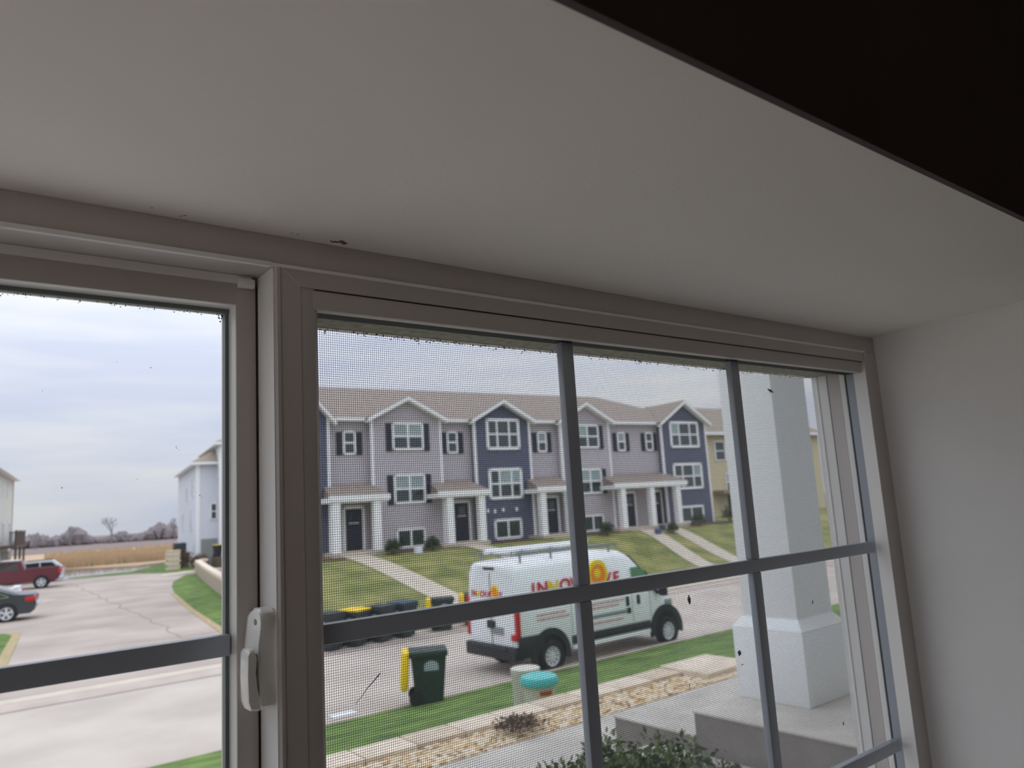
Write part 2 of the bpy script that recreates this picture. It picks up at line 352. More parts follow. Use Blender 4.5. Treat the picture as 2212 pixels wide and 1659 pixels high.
# centre mullion: side with daylight painted in, thin lip, face with a rounded edge
pr = [(0.2085, 0.600), (0.2085, 0.5525), (0.2100, 0.5500), (0.2125, 0.5500), (0.2130, 0.5512), (0.2290, 0.5512), (0.2295, 0.5520), (0.2360, 0.5520), (0.2415, 0.5535), (0.2450, 0.5570), (0.2465, 0.5630), (0.2465, 0.640), (0.2085, 0.640)]
wpart(MB().prism(pr, 'z', Z(-0.635), Z(0.1935)), 'mullion', M_vinyl, smooth=25)
wpart(MB().box(0.2078, 0.20845, 0.5528, 0.586, Z(-0.635), Z(0.1930)), 'mullion_lit_strip', M_vinyl2)  # pale strip paints daylight onto the mullion's left side
wpart(MB().box(0.20695, 0.2075, 0.5878, 0.590, Z(-0.635), Z(0.1865)), 'dark_gap', M_dkbrown)  # dark brown strip along the gap beside the stile
wpart(MB().box(0.2040, 0.2086, 0.5900, 0.5935, Z(-0.635), Z(0.1925)), 'weather_strip', M_vinyl)
# fixed light: mitred stop and glazing bead under the head
o = MB(); o.poly([(0.2130, 0.5508, Z(0.1932)), (1.0965, 0.5508, Z(0.1932)), (1.0965, 0.5508, Z(0.1795)), (0.2292, 0.5508, Z(0.1795))])
o = MB().prism([(0.2135, Z(0.1934)), (1.0920, Z(0.1934)), (1.0920, Z(0.1795)), (0.2292, Z(0.1795))], 'y', 0.5509, 0.60); wpart(o, 'glazing_stop', M_vinyl)
wpart(MB().bar((0.2135, 0.5507, Z(0.1930)), (0.2292, 0.5507, Z(0.1796)), 0.0005, 0.0004), 'mitre_joint', M_vinyl2)
wpart(MB().bbox(0.232, 1.0890, 0.5530, 0.563, Z(0.1628), Z(0.1788), 0.0014), 'glazing_bead', M_vinyl, smooth=30)
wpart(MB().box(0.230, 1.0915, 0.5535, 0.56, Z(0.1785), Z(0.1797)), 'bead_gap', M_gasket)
wpart(MB().box(0.2466, 1.0925, 0.5632, 0.5815, Z(0.1641), Z(0.1790)), 'gasket', M_gasket)  # black gasket box, also painting in the shadow gap under the bead
# right jamb bead, glazing channel, outer track
wpart(MB().prism([(1.0908, 0.5497), (1.0923, 0.5497), (1.0966, 0.5705), (1.0951, 0.5705)], 'z', ZB + 0.04, Z(0.1790)), 'glazing_bead', M_vinyl2)  # paler vinyl puts the window light into this bead's colour
wpart(MB().prism([(1.0955, 0.5708), (1.0975, 0.5708), (1.0986, 0.5832), (1.0968, 0.5832)], 'z', ZB + 0.04, Z(0.1650)), 'glazing_channel', M_munt)
wpart(MB().box(1.0964, 1.0990, 0.5832, 0.5852, ZB + 0.04, Z(0.1650)), 'gasket', M_gasket)
wpart(MB().bbox(1.0978, 1.1034, 0.5865, 0.5950, ZB + 0.04, Z(0.1720), 0.0008), 'outer_track', M_vinyl2)
wpart(MB().bbox(1.0995, 1.1034, 0.5960, 0.6150, ZB + 0.04, Z(0.1720), 0.0008), 'outer_track', M_vinyl)
wpart(MB().bbox(1.0985, 1.1034, 0.6158, 0.6300, ZB + 0.04, Z(0.1720), 0.0008), 'outer_track', M_vinyl2)
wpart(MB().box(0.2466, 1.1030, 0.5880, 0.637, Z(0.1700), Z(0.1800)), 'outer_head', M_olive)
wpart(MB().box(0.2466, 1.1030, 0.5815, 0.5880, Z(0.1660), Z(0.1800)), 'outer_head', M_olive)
# right pane and muntins
wpart(MB().box(0.2400, 1.0985, 0.5800, 0.5830, Z(-0.635), Z(0.1660)), 'pane', M_glass)
VX = (0.5236, 0.8055); HZ = (-0.0881, -0.3555)
for x in VX:
    for za, zb in ((-0.635, HZ[1] - 0.0078), (HZ[1] + 0.0078, HZ[0] - 0.0078), (HZ[0] + 0.0078, 0.1640)):
        wpart(MB().bbox(x - 0.0080, x + 0.0080, 0.5700, 0.5790, Z(za), Z(zb), 0.0012), 'muntin', M_munt, smooth=30)
for z in HZ:
    wpart(MB().bbox(0.2440, 1.0895, 0.5695, 0.5790, Z(z - 0.0078), Z(z + 0.0078), 0.0014), 'muntin', M_munt, smooth=30)
# left sash (sub-parts: rails, stile, pane, muntin)
sash = empty('sash', (0, 0, 0)); sash.parent = win
SY = 0.588
def spart(mb, name, m, smooth=False): return wpart(mb, name, m, sash, smooth)
spart(MB().bbox(-0.62, 0.1925, SY, 0.625, Z(0.1695), Z(0.1935), 0.0012), 'top_rail', M_vinyl, 30)
spart(MB().box(-0.62, 0.2030, SY - 0.0022, SY + 0.004, Z(0.1868), Z(0.1932)), 'rail_lip', M_vinyl2)
spart(MB().bbox(0.1912, 0.20695, SY, 0.625, Z(-0.635), Z(0.1870), 0.0008), 'stile', M_vinyl, 30)
spart(MB().bbox(-0.62, -0.585, SY, 0.625, Z(-0.635), Z(0.1870), 0.0008), 'stile', M_vinyl, 30)
spart(MB().bbox(-0.62, 0.1925, SY, 0.625, Z(-0.635), Z(-0.600), 0.0012), 'bottom_rail', M_vinyl, 30)
# bevelled inner edges in paler vinyl that paints in the daylight
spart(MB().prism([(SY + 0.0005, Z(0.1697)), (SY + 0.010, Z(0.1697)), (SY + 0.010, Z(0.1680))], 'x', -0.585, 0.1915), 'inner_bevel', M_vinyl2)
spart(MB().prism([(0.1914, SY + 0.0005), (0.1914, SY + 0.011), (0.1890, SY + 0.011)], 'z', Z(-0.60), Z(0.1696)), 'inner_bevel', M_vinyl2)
spart(MB().box(-0.585, 0.1890, SY + 0.010, SY + 0.0145, Z(0.1645), Z(0.1697)), 'gasket', M_gask2)
spart(MB().box(0.1862, 0.1912, SY + 0.011, SY + 0.0175, Z(-0.60), Z(0.1660)), 'gasket', M_gask2)
spart(MB().box(-0.585, 0.1900, SY + 0.0145, SY + 0.0175, Z(-0.60), Z(0.1690)), 'pane', M_glass)
for z in HZ: spart(MB().bbox(-0.585, 0.1885, SY + 0.0060, SY + 0.0145, Z(z - 0.0078), Z(z + 0.0078), 0.0014), 'muntin', M_munt, 30)
spart(MB().box(-0.099, -0.083, SY + 0.0065, SY + 0.0144, Z(-0.60), Z(0.165)), 'muntin', M_munt)
o = MB()
for k in range(70): o.blob((random.uniform(0.02, 0.187), SY + 0.0142, Z(0.1645) - abs(random.gauss(0, 0.0016))), random.uniform(0.0002, 0.0006), 1, 0.3)
for k in range(14): o.blob((0.1845 + random.gauss(0, 0.0016), SY + 0.0142, Z(0.1610) + random.gauss(0, 0.0014)), random.uniform(0.0003, 0.0009), 1, 0.3)
for x_, z_ in ((0.0645, 0.0975), (0.152, 0.058), (0.1535, 0.0565), (0.1512, 0.0592), (0.1635, 0.0285), (0.170, 0.0215), (0.1685, 0.0225), (0.078, 0.031), (0.125, 0.036), (0.133, 0.118), (0.11, 0.121)): o.blob((x_, SY + 0.0142, Z(z_)), random.uniform(0.00022, 0.0005), 1, 0.4, (1.2, 0.6, 1))
tag(spart(o, 'dirt_crumbs', M_dkbrown), kind='stuff')
# small plastic corner guide at the top of the sash
g = MB().bbox(0.1915, 0.2045, SY - 0.0062, SY - 0.0005, Z(0.1830), Z(0.1905), 0.0012); g.bar((0.197, SY - 0.0068, Z(0.1868)), (0.202, SY - 0.0068, Z(0.1872)), 0.0006)
wpart(g, 'corner_guide', M_vinyl2, smooth=30)

# latch on the meeting stile
lat = empty('latch', (0, 0, 0)); lat.parent = win
def outline(pts): return pts
lb = MB()                                        # keeper plate on the sash
lb.prism([(0.1985, Z(-0.0690)), (0.2005, Z(-0.0650)), (0.2060, Z(-0.0645)), (0.2060, Z(-0.132)), (0.1985, Z(-0.126)), (0.1950, Z(-0.106)), (0.1962, Z(-0.090))], 'y', 0.5815, 0.5879)
wpart(lb, 'keeper', M_vinyl2, lat)
# body: a waisted plate standing proud of the mullion side
body = [(0.5545, Z(-0.0640)), (0.5585, Z(-0.0612)), (0.5700, Z(-0.0612)), (0.5800, Z(-0.0660)), (0.5850, Z(-0.0800)), (0.5855, Z(-0.1150)), (0.5780, Z(-0.1300)), (0.5600, Z(-0.1300)), (0.5545, Z(-0.1270)), (0.5545, Z(-0.1210)), (0.5580, Z(-0.1080)), (0.5590, Z(-0.0960)), (0.5575, Z(-0.0850)), (0.5535, Z(-0.0740)), (0.5528, Z(-0.0690))]
lo = MB(); lo.prism(body, 'x', 0.1965, 0.2080, 0.05, 0.0016); wpart(lo, 'latch_body', M_vinyl2, lat, smooth=35)
lv = MB(); lv.prism([(0.1884, Z(-0.0905)), (0.1898, Z(-0.0885)), (0.1930, Z(-0.0883)), (0.1946, Z(-0.0930)), (0.1938, Z(-0.1040)), (0.1950, Z(-0.1150)), (0.1976, Z(-0.1270)), (0.1965, Z(-0.1300)), (0.1905, Z(-0.1290)), (0.1886, Z(-0.1240)), (0.1880, Z(-0.1060))], 'y', 0.5560, 0.5725, 0.07, 0.0016)
wpart(lv, 'lever', M_vinyl2, lat, smooth=35)
wpart(MB().box(0.1935, 0.1990, 0.5610, 0.5700, Z(-0.1060), Z(-0.0920)), 'pivot', M_munt, lat)
for y, z in ((0.5640, -0.0705), (0.5600, -0.1215)):
    sc_ = MB().cyl((0.1963, y, Z(z)), 'x', 0.0022, 0.0010, 12); wpart(sc_, 'screw', M_steel, lat)
sc_ = MB().cyl((0.2010, 0.5812, Z(-0.0725)), 'y', 0.0020, 0.0010, 12); sc_.box(0.1996, 0.2024, 0.5804, 0.5808, Z(-0.0728), Z(-0.0722)); sc_.box(0.2007, 0.2013, 0.5804, 0.5808, Z(-0.0740), Z(-0.0710)); wpart(sc_, 'screw', M_steel, lat)

# rust, stains on the soffit edge
o = MB()
for k in range(16):
    x = 0.258 + random.gauss(0, 0.0035); y = 0.5405 + random.gauss(0, 0.0012); o.blob((x, y, SOF - 0.0001), random.uniform(0.0006, 0.0018), 1, 0.3, (1.3, 0.8, 0.3))
o.build('rust_spot', M_rust, s_, world=True)
o = MB()
for x, y, r in ((0.223, 0.5400, 0.0008), (0.218, 0.5402, 0.0006), (0.1405, 0.542, 0.0010), (0.118, 0.5385, 0.0007), (0.1385, 0.5445, 0.0007)): o.blob((x, y, SOF), r, 1, 0.3, (1.5, 0.7, 0.3))
o.build('dirt_speck', M_bug, s_, world=True)

# insect screen outside the right light
scr = empty('insect_screen', (0.67, 0.634, Z(-0.635))); tag(scr, 'dark fibreglass insect screen outside the gridded right window light', 'insect screen')
sx0, sx1, sz0, sz1, SYY, P, T = 0.243, 1.0985, Z(-0.630), Z(0.1695), 0.634, 0.0021, 0.000155
o = MB(); n = int((sx1 - sx0) / P)
for i in range(n + 1): x = sx0 + i * P; o.box(x - T, x + T, SYY - 0.00006, SYY + 0.00006, sz0, sz1)
n = int((sz1 - sz0) / P)
for i in range(n + 1): z = sz0 + i * P; o.box(sx0, sx1, SYY - 0.00005, SYY + 0.00005, z - T, z + T)
tag(o.build('wire_mesh', M_wire, scr, world=True), kind='stuff')
o = MB().box(1.0975, 1.1000, 0.6310, 0.640, sz0, sz1); o.build('frame_edge', M_vinyl2, scr, world=True)
o = MB().box(0.243, 1.1000, 0.6310, 0.640, sz1, sz1 + 0.0009); o.build('frame_edge', M_vinyl, scr, world=True)
o = MB()
for k in range(420):                              # crumbs of dirt caught along the top of the mesh
    x = random.uniform(0.246, 1.085); z = sz1 - abs(random.gauss(0, 0.0022)); o.blob((x, SYY - 0.0005, z), random.uniform(0.0003, 0.0009), 1, 0.3)
tag(o.build('dirt_crumbs', M_bug, scr, world=True), kind='stuff')
# bugs and bits caught on the mesh
def bug(name, label, cat, x, z, a, l, wd, legs=0):
    o = MB(); n = 5
    for i in range(n):
        t = (i / (n - 1) - 0.5) * l; k = wd * (1 - 0.6 * abs(i / (n - 1) - 0.45) * 2 * 0.8)
        o.blob((t * math.cos(a), -0.0012, t * math.sin(a)), max(k, 0.0002), 1, 0.2)
    for j in range(legs):
        b_ = a + random.uniform(0.8, 2.2) * random.choice((-1, 1)); o.bar((0, -0.001, 0), (l * 0.5 * math.cos(b_), -0.001, l * 0.5 * math.sin(b_)), 0.0003)
    ob = o.build(name, M_bug, None); ob.location = Vector((x, SYY, Z(z))) + ob.location * 1.0
    return tag(ob, label, cat)
BUGS = [   # x and height above the camera on the mesh
        (0.7491, -0.1303, 1.6, 0.0085, 0.0024, 2, 'black dead fly on the mesh right of the white van'),
        (0.9700, 0.1374, -0.35, 0.011, 0.002, 2, 'long dark dead insect near the top of the white column'),
        (0.8359, -0.2042, 1.2, 0.0045, 0.0026, 0, 'round black dead beetle on the mesh over the column base edge'),
        (0.8396, -0.2161, 0.0, 0.0035, 0.0009, 0, 'tiny dark speck below the beetle on the column base'),
        (1.0140, -0.1622, 1.4, 0.004, 0.0012, 0, 'small black speck in front of the grey column side'),
        (1.0544, -0.3338, 1.3, 0.004, 0.0011, 1, 'small dark gnat low beside the screen edge'),
        (0.7352, -0.2232, 1.4, 0.003, 0.0008, 0, 'small dark speck over the concrete walk')]

# ================================================================== NEAR OUTSIDE: porch, column, wall, gravel, shrub
Pz = C - 1.10
o = MB().bbox(3.245, 6.2, 0.66, 2.775, 0.9, Pz - 0.012, 0.006); MBs = o; ps_ = MB().bbox(3.24, 6.2, 0.66, 2.78, Pz - 0.014, Pz, 0.005).build('porch_slab', M_porch, smooth=30); MBs.build('slab_side', M_dkconc, ps_, world=True); struct(ps_, 'weathered grey concrete porch slab under the white column', 'porch')
o = MB().bbox(3.245, 6.2, 2.785, 3.365, 0.9, C - 1.234, 0.006); ps_ = MB().bbox(3.24, 6.2, 2.785, 3.37, C - 1.236, C - 1.222, 0.005).build('porch_step', M_porch, smooth=30); o.build('slab_side', M_dkconc, ps_, world=True); struct(ps_, 'lower grey concrete step in front of the porch slab', 'step')
o = MB().bbox(2.72, 3.235, 0.66, 3.05, 0.9, C - 1.30, 0.012); struct(o.build('landing_slab', M_porch, smooth=30), 'pale concrete landing between the shrub and the porch', 'step')
col = empty('porch_column', (3.84, 2.55, Pz)); tag(col, 'thick white square porch column with a wider base on the porch', 'column')
cl = lambda mb, n: mb.build(n, M_pillar, col, world=True, smooth=30)
cl(MB().bbox(3.62, 4.05, 2.335, 2.765, Pz, Pz + 0.372, 0.006), 'column_base')
o = MB(); a0, a1, b0, b1 = 3.62, 4.05, 2.335, 2.765; i_ = 0.045
o.v = [(a0, b0, 0), (a1, b0, 0), (a1, b1, 0), (a0, b1, 0), (a0 + i_, b0 + i_, .055), (a1 - i_, b0 + i_, .055), (a1 - i_, b1 - i_, .055), (a0 + i_, b1 - i_, .055)]
o.v = [(x, y, z + Pz + 0.372) for x, y, z in o.v]; o.f = [(0, 1, 5, 4), (1, 2, 6, 5), (2, 3, 7, 6), (3, 0, 4, 7), (4, 5, 6, 7), (3, 2, 1, 0)]
cl(o, 'base_bevel')
cl(MB().bbox(3.665, 4.005, 2.38, 2.72, Pz + 0.42, C + 1.45, 0.006), 'shaft')
struct(MB().box(3.62, 6.6, 0.66, 2.9, C + 1.45, C + 1.65).build('porch_roof', M_trim), 'porch roof carried by the white column', 'roof')
# walk, gravel strip, retaining wall of single blocks, lawn slope
Gz = C - 1.39
struct(MB().box(-3.5, 6.5, 0.66, 3.86, Gz - 0.2, Gz).build('front_walk', M_porch), 'pale concrete walk along the house front', 'walk')
struct(MB().box(-3.5, 6.2, 3.86, 4.235, Gz - 0.2, Gz - 0.015).build('gravel_bed', M_gravelb), 'bed of tan gravel beside the walk', 'bed')
o = MB(); cols_ = []
for k in range(2400):
    x = random.uniform(1.2, 5.4); y = random.uniform(3.885, 4.205 if x < 4.82 else 3.95); r = random.uniform(0.010, 0.024); n0 = len(o.f)
    o.blob((x, y, Gz - 0.012 + r * 0.35), r, 1, 0.25, (1.2, 1.0, 0.7)); cols_ += [random.choices(range(5), (5, 3, 2, 4, 1))[0]] * (len(o.f) - n0)
gv = o.build('gravel_stones', M_gst[0])
for m in M_gst[1:]: gv.data.materials.append(m)
for p_, c_ in zip(gv.data.polygons, cols_): p_.material_index = c_
tag(gv, 'pale tan gravel stones strewn in the bed along the wall', 'gravel', kind='stuff')
wallr = empty('retaining_wall', (1.5, 4.36, 0.6)); struct(wallr, 'low retaining wall of tan blocks above the lawn', 'wall')
bl = None
for k in range(22):
    x = -2.55 + k * 0.345
    if bl is None: bl = MB().bbox(-0.168, 0.168, -0.12, 0.12, -0.05, 0.05, 0.008).mesh('block', M_stone, 30); bl2 = bl.copy(); bl2.materials.clear(); bl2.materials.append(M_stone2)
    for j in range(4):
        ob = bpy.data.objects.new('block', bl if (k + j) % 3 else bl2); COL.objects.link(ob); ob.parent = wallr
        ob.location = (x + (0.17 if j % 2 else 0) - 1.5, 0.0 + random.uniform(-.004, .004), Gz + 0.02 - 0.05 - 0.102 * j - 0.6)
# end block, standing higher than the gravel
o = MB().bbox(4.87, 5.46, 3.99, 4.48, Gz - 0.1, Gz + 0.036, 0.012); o.build('end_block', M_stone, wallr, world=True, smooth=30)
def gridmesh(name, m, xs, ys, h):
    o = MB(); nx, ny = len(xs), len(ys)
    for y in ys:
        for x in xs: o.v.append((x, y, h(x, y)))
    for j in range(ny - 1):
        for i in range(nx - 1): a = j * nx + i; o.f.append((a, a + 1, a + 1 + nx, a + nx))
    return o.build(name, m)
rng = lambda a, b, n: [a + (b - a) * i / (n - 1) for i in range(n)]
def h_near(x, y): t = min(1, max(0, (y - 4.56) / (13.9 - 4.56))); return (C - 1.68) * (1 - t) + 0.06 * t - 0.10 * math.sin(math.pi * t)
struct(gridmesh('lawn_near', M_grass, rng(-12, 60, 73), rng(4.49, 14.12, 30), h_near), 'green lawn strip between the retaining wall and the street', 'lawn')
struct(MB().box(-12, 60, 13.95, 14.2, -0.2, 0.07).build('curb_near', M_gutter), 'concrete kerb on the near side of the street', 'kerb')
# boxwood shrub by the walk
def shrub(name, label, loc, r, hgt, nleaf, m, leaf=0.016, group=None, cat='shrub'):
    root = empty(name, loc); tag(root, label, cat, group)
    o = MB()
    for k in range(nleaf):
        a = random.uniform(0, 6.283); ph = math.acos(random.uniform(-0.35, 1)); rr = (random.random() ** 0.35) * (1 + 0.14 * math.sin(5 * a + 3 * ph) + random.uniform(-0.05, 0.1))
        p = Vector((r * rr * math.sin(ph) * math.cos(a), r * rr * math.sin(ph) * math.sin(a), hgt * 0.42 + hgt * 0.56 * rr * math.cos(ph)))
        d = Vector((random.gauss(0, 1), random.gauss(0, 1), random.gauss(0.6, 0.8))).normalized(); e = d.orthogonal().normalized(); e.rotate(Matrix.Rotation(random.uniform(0, 6.28), 3, d))
        q = d.cross(e); l = leaf * random.uniform(0.7, 1.3)
        o.quad(p - e * l * 0.25, p + q * l * 0.32 + e * l * 0.5, p + e * l * 1.2, p - q * l * 0.32 + e * l * 0.5)
    tag(o.build('foliage', m, root), kind='stuff')
    o = MB()
    for k in range(9):
        a = k * 0.7; o.bar((0, 0, 0), (r * 0.6 * math.cos(a), r * 0.6 * math.sin(a), hgt * random.uniform(0.5, 0.85)), r * 0.03)
    o.build('stem', M_twig, root); return root
shrub('boxwood_shrub', 'leafy green boxwood shrub below the window beside the walk', (2.03, 2.02, Gz), 0.43, 0.52, 20000, M_leaf, 0.021)
shrub('dead_tuft', 'flat dark clump of dead grass lying on the tan gravel', (3.05, 4.02, Gz + 0.02), 0.16, 0.07, 500, M_brush, 0.02, cat='dead plant')
# two buckets behind the wall
def at(X, Y): return h_near(X, Y)
bk = empty('bucket', (4.06, 5.05, at(4.06, 5.05))); tag(bk, 'pale bucket with a teal lid and a rusty label behind the wall', 'bucket')
MB().lathe([(0.11, 0), (0.13, 0.34), (0.132, 0.40)]).build('bucket_body', M_cream, bk, smooth=40)
MB().lathe([(0.140, 0.375), (0.155, 0.38), (0.160, 0.410), (0.145, 0.44), (0.105, 0.455), (0.02, 0.458)], n=28).build('lid', M_teal, bk, smooth=40)
o = MB()
for k in range(7):
    a0, a1 = -2.25 + k * 0.12, -2.25 + (k + 1) * 0.12
    o.quad(*[(0.1305 * math.cos(a), 0.1305 * math.sin(a), z) for a, z in ((a0, 0.312), (a1, 0.312), (a1, 0.345), (a0, 0.345))])
o.build('label_band', M_orange, bk)
bk2 = empty('bucket', (4.22, 5.43, at(4.22, 5.43))); tag(bk2, 'plain pale open bucket standing behind the teal-lidded bucket', 'bucket')
MB().lathe([(0.11, 0), (0.122, 0.46), (0.128, 0.48), (0.128, 0.525), (0.118, 0.53), (0.02, 0.532)]).build('bucket_body', M_cream, bk2, smooth=40)

# ================================================================== STREET, DRIVEWAY, FAR GROUND
struct(MB().box(-400, 500, 8, 900, -0.6, -0.10).build('ground', M_field), 'dull brown ground reaching to the horizon', 'ground')
struct(MB().box(-60, 120, 14.2, 21.0, -0.3, 0.0).build('street', M_conc), 'pale concrete street crossing in front of the house', 'street')
struct(MB().box(-60, 120, 20.99, 21.04, -0.3, 0.004).build('street_joint', M_joint), 'dark joint along the far edge of the street', 'joint')
struct(MB().box(-60, 120, 21.04, 22.0, -0.3, 0.012).build('gutter', M_gutter), 'worn tan concrete gutter along the street', 'gutter')
struct(MB().box(-60, 120, 22.0, 22.6, -0.3, 0.020).build('gutter_apron', M_walk), 'pale concrete apron strip at the driveway mouth', 'apron')
struct(MB().box(-60, 120, 22.6, 22.63, -0.3, 0.022).build('apron_joint', M_joint), 'dark joint between the apron and the driveway', 'joint')
SL = math.tan(math.radians(9.5))
o = MB()
pts = [(-6.0, 22.63), (7.0, 22.63), (7.35, 25.4), (9.6, 37.5), (11.9, 48), (14.0, 57.0), (14.6, 64), (16.6, 75.5), (13.2, 76.0), (10.6, 75.3), (8.8, 73.5), (2.6, 46.5), (-8, 46.5), (-10, 60), (-14, 60), (-14, 40), (3.2, 38.6), (3.55, 37.6), (2.35, 30.2), (1.6, 25.5), (0.0, 22.9)]
struct(MB().box(-20, 19, 22.63, 76.8, -0.3, 0.010).build('driveway', M_asph), 'long worn grey asphalt driveway leading to the houses', 'driveway')
def flat(name, m, pts, z, label, cat): return struct(MB().prism(pts, 'z', -0.3, z).build(name, m), label, cat)
flat('lawn_corner', M_grass, [(-12, 22.7), (1.0, 22.7), (1.75, 25.5), (2.2, 29.5), (3.2, 36.6), (3.0, 37.6), (-12, 38.4)], 0.05, 'green lawn corner left of the driveway', 'lawn')
flat('lawn_edge', M_edge, [(1.0, 22.7), (1.75, 25.5), (2.2, 29.5), (3.2, 36.6), (3.0, 37.6), (3.25, 37.95), (3.55, 37.0), (2.52, 29.4), (2.05, 25.3), (1.4, 22.7)], 0.035, 'strip of dead tan grass edging the left lawn', 'lawn edge')
flat('lawn_drive', M_grass, [(8.2, 22.7), (11.5, 22.7), (15.4, 46), (17.2, 55.5), (19.5, 66.0), (17.2, 65.2), (14.6, 58.5), (13.4, 54), (12.2, 48.5), (10.4, 38)], 0.05, 'green lawn along the driveway below the block wall', 'lawn')
flat('lawn_drive_edge', M_edge, [(8.2, 22.7), (10.4, 38), (12.2, 48.5), (12.0, 48.7), (10.15, 38.1), (7.9, 22.8)], 0.035, 'strip of dead tan grass along the driveway lawn', 'lawn edge')
flat('lawn_far', M_grass, [(10.5, 76.2), (13.27, 75.1), (15.74, 74.4), (17.0, 71.5), (18.7, 70.0), (24, 74), (25, 95), (22, 92), (19.5, 85.5), (15.8, 78.6), (11.0, 77.6)], 0.04, 'green lawn at the far end of the driveway', 'lawn')
flat('side_walk_path', M_walk, [(15.6, 66.0), (19.4, 68.6), (24, 70.2), (24, 71.6), (18.4, 70.4), (15.9, 68.0)], 0.055, 'pale path crossing the lawn by the white house', 'path')
flat('pond', M_water, [(-6, 77.2), (11, 77.6), (15.8, 78.8), (18.5, 84.5), (20.5, 89.5), (19.1, 90.8), (13.3, 97.5), (-6, 99)], -0.05, 'narrow silver pond beyond the driveway', 'pond')
flat('reed_field', M_reed, [(-90, 99), (13.3, 97.6), (19.2, 91), (24, 95), (34, 112), (70, 150), (120, 184), (-90, 184)], 0.0, 'field of dry tan reeds beyond the pond', 'field')
o = MB()
for k in range(5200):                             # standing reeds along the near side and across the field
    y = 99.5 + 70 * random.random() ** 1.6; x = random.uniform(0.115, 0.36) * y; hh = random.uniform(0.35, 1.0); ww = random.uniform(0.06, 0.2); t = random.uniform(-.3, .3)
    o.poly([(x - ww, y, -0.02), (x + ww, y + 0.1, -0.02), (x + t, y, hh)])
tag(o.build('reeds', M_reed), 'standing dry tan reeds in the field', 'reeds', kind='stuff')
# cracks
o = MB()
def crack(p, q, n, wob, wd):
    prev = Vector(p); d = Vector(q) - prev
    for i in range(1, n + 1):
        c_ = Vector(p) + d * i / n + Vector((random.gauss(0, wob), random.gauss(0, wob), 0)); c_.z = 0.0115; prev.z = 0.0115; o.bar(prev, c_, wd, 0.004); prev = c_
crack((7.2, 23.2, 0), (8.4, 42, 0), 22, 0.10, 0.05); crack((8.4, 42, 0), (9.8, 70, 0), 18, 0.12, 0.06); crack((4.3, 30, 0), (9.2, 29.2, 0), 12, 0.08, 0.04); crack((5, 36, 0), (10, 34.6, 0), 12, 0.1, 0.05); crack((6.0, 52, 0), (12.4, 50.4, 0), 10, 0.1, 0.06); crack((3.6, 26.4, 0), (7.6, 25.6, 0), 10, 0.06, 0.035)
struct(o.build('asphalt_cracks', M_crack), 'dark tar cracks in the driveway', 'crack')

# far lawn rising to the townhouses
A4 = math.radians(-4.0); TX = Vector((math.cos(A4), math.sin(A4), 0)); NX = Vector((-math.sin(A4), math.cos(A4), 0))
GH = C - 1.86
def sm(t): t = min(1, max(0, t)); return t * t * (3 - 2 * t)
def h_far(x, y):
    D = x * NX.x + y * NX.y
    D0 = 22.4 + 5.6 * sm((x * TX.x + y * TX.y - 21) / 5)
    a = sm((D - D0) / (34.6 - D0)) * 0.5 + min(1, max(0, (D - D0) / (34.6 - D0))) * 0.5
    return 0.04 + (GH - 0.04) * a * sm((x - 0.345 * y) / (0.075 * y))
ys_ = rng(22.6, 40, 70) + rng(41, 62, 12); o = MB(); nx = 90
for y in ys_:
    for i in range(nx): x = 0.34 * y + (75 - 0.34 * y) * (i / (nx - 1)) ** 1.15; o.v.append((x, y, h_far(x, y)))
for j in range(len(ys_) - 1):
    for i in range(nx - 1): a = j * nx + i; o.f.append((a, a + 1, a + 1 + nx, a + nx))
struct(o.build('lawn_terrace', M_grass2, smooth=True), 'half-dry lawn rising from the street to the townhouses', 'lawn')
struct(MB().box(23, 60, 21.9, 27.2, -0.2, 0.06).build('parking_pad', M_walk), 'pale concrete pad beside the far lawn', 'pavement')
def td(t, D, z=0): p = TX * t + NX * D; return (p.x, p.y, z)
def strip(name, m, line, wd, label, cat, lift=0.03):
    o = MB(); n = len(line)
    for i, (t, D) in enumerate(line):
        a = line[max(0, i - 1)]; b = line[min(n - 1, i + 1)]; d = Vector((b[0] - a[0], b[1] - a[1])).normalized(); e = Vector((-d.y, d.x)) * wd / 2
        for s in (1, -1):
            p = td(t + e.x * s, D + e.y * s); o.v.append((p[0], p[1], h_far(p[0], p[1]) + lift))
    for i in range(n - 1): o.f.append((2 * i, 2 * i + 1, 2 * i + 3, 2 * i + 2))
    return struct(o.build(name, m), label, cat)
lin = lambda a, b, n: [(a[0] + (b[0] - a[0]) * i / (n - 1), a[1] + (b[1] - a[1]) * i / (n - 1)) for i in range(n)]
strip('front_path', M_walk, lin((14.0, 34.6), (14.4, 22.6), 16), 1.25, 'tan concrete path from the leftmost navy front door', 'path')
strip('front_path', M_walk, lin((32.5, 34.5), (30.7, 27.6), 14), 1.15, 'tan concrete path left of the dry grass strip by the corner townhouse', 'path')
strip('front_path', M_walk, lin((34.5, 34.5), (33.3, 27.6), 14), 1.15, 'tan concrete path nearest the blue corner townhouse', 'path')
strip('front_path', M_walk, lin((20.4, 34.6), (20.4, 26), 12), 1.1, 'tan concrete path partly hidden behind the van', 'path')
strip('mulch_bed', M_soil, lin((15.5, 35.2), (19.7, 35.2), 8), 1.5, 'brown mulch bed below the left grey gable', 'bed', 0.035)
strip('mulch_bed', M_soil, lin((27.4, 35.2), (31.4, 35.2), 8), 1.5, 'brown mulch bed behind the tall van roof', 'bed', 0.035)
strip('mulch_bed', M_soil, lin((36.2, 35.2), (42.5, 35.2), 8), 1.7, 'brown mulch bed below the blue corner gable', 'bed', 0.035)
strip('mulch_bed', M_soil, lin((21.5, 35.2), (25.6, 35.2), 8), 1.5, 'brown mulch bed below the middle blue gable', 'bed', 0.035)
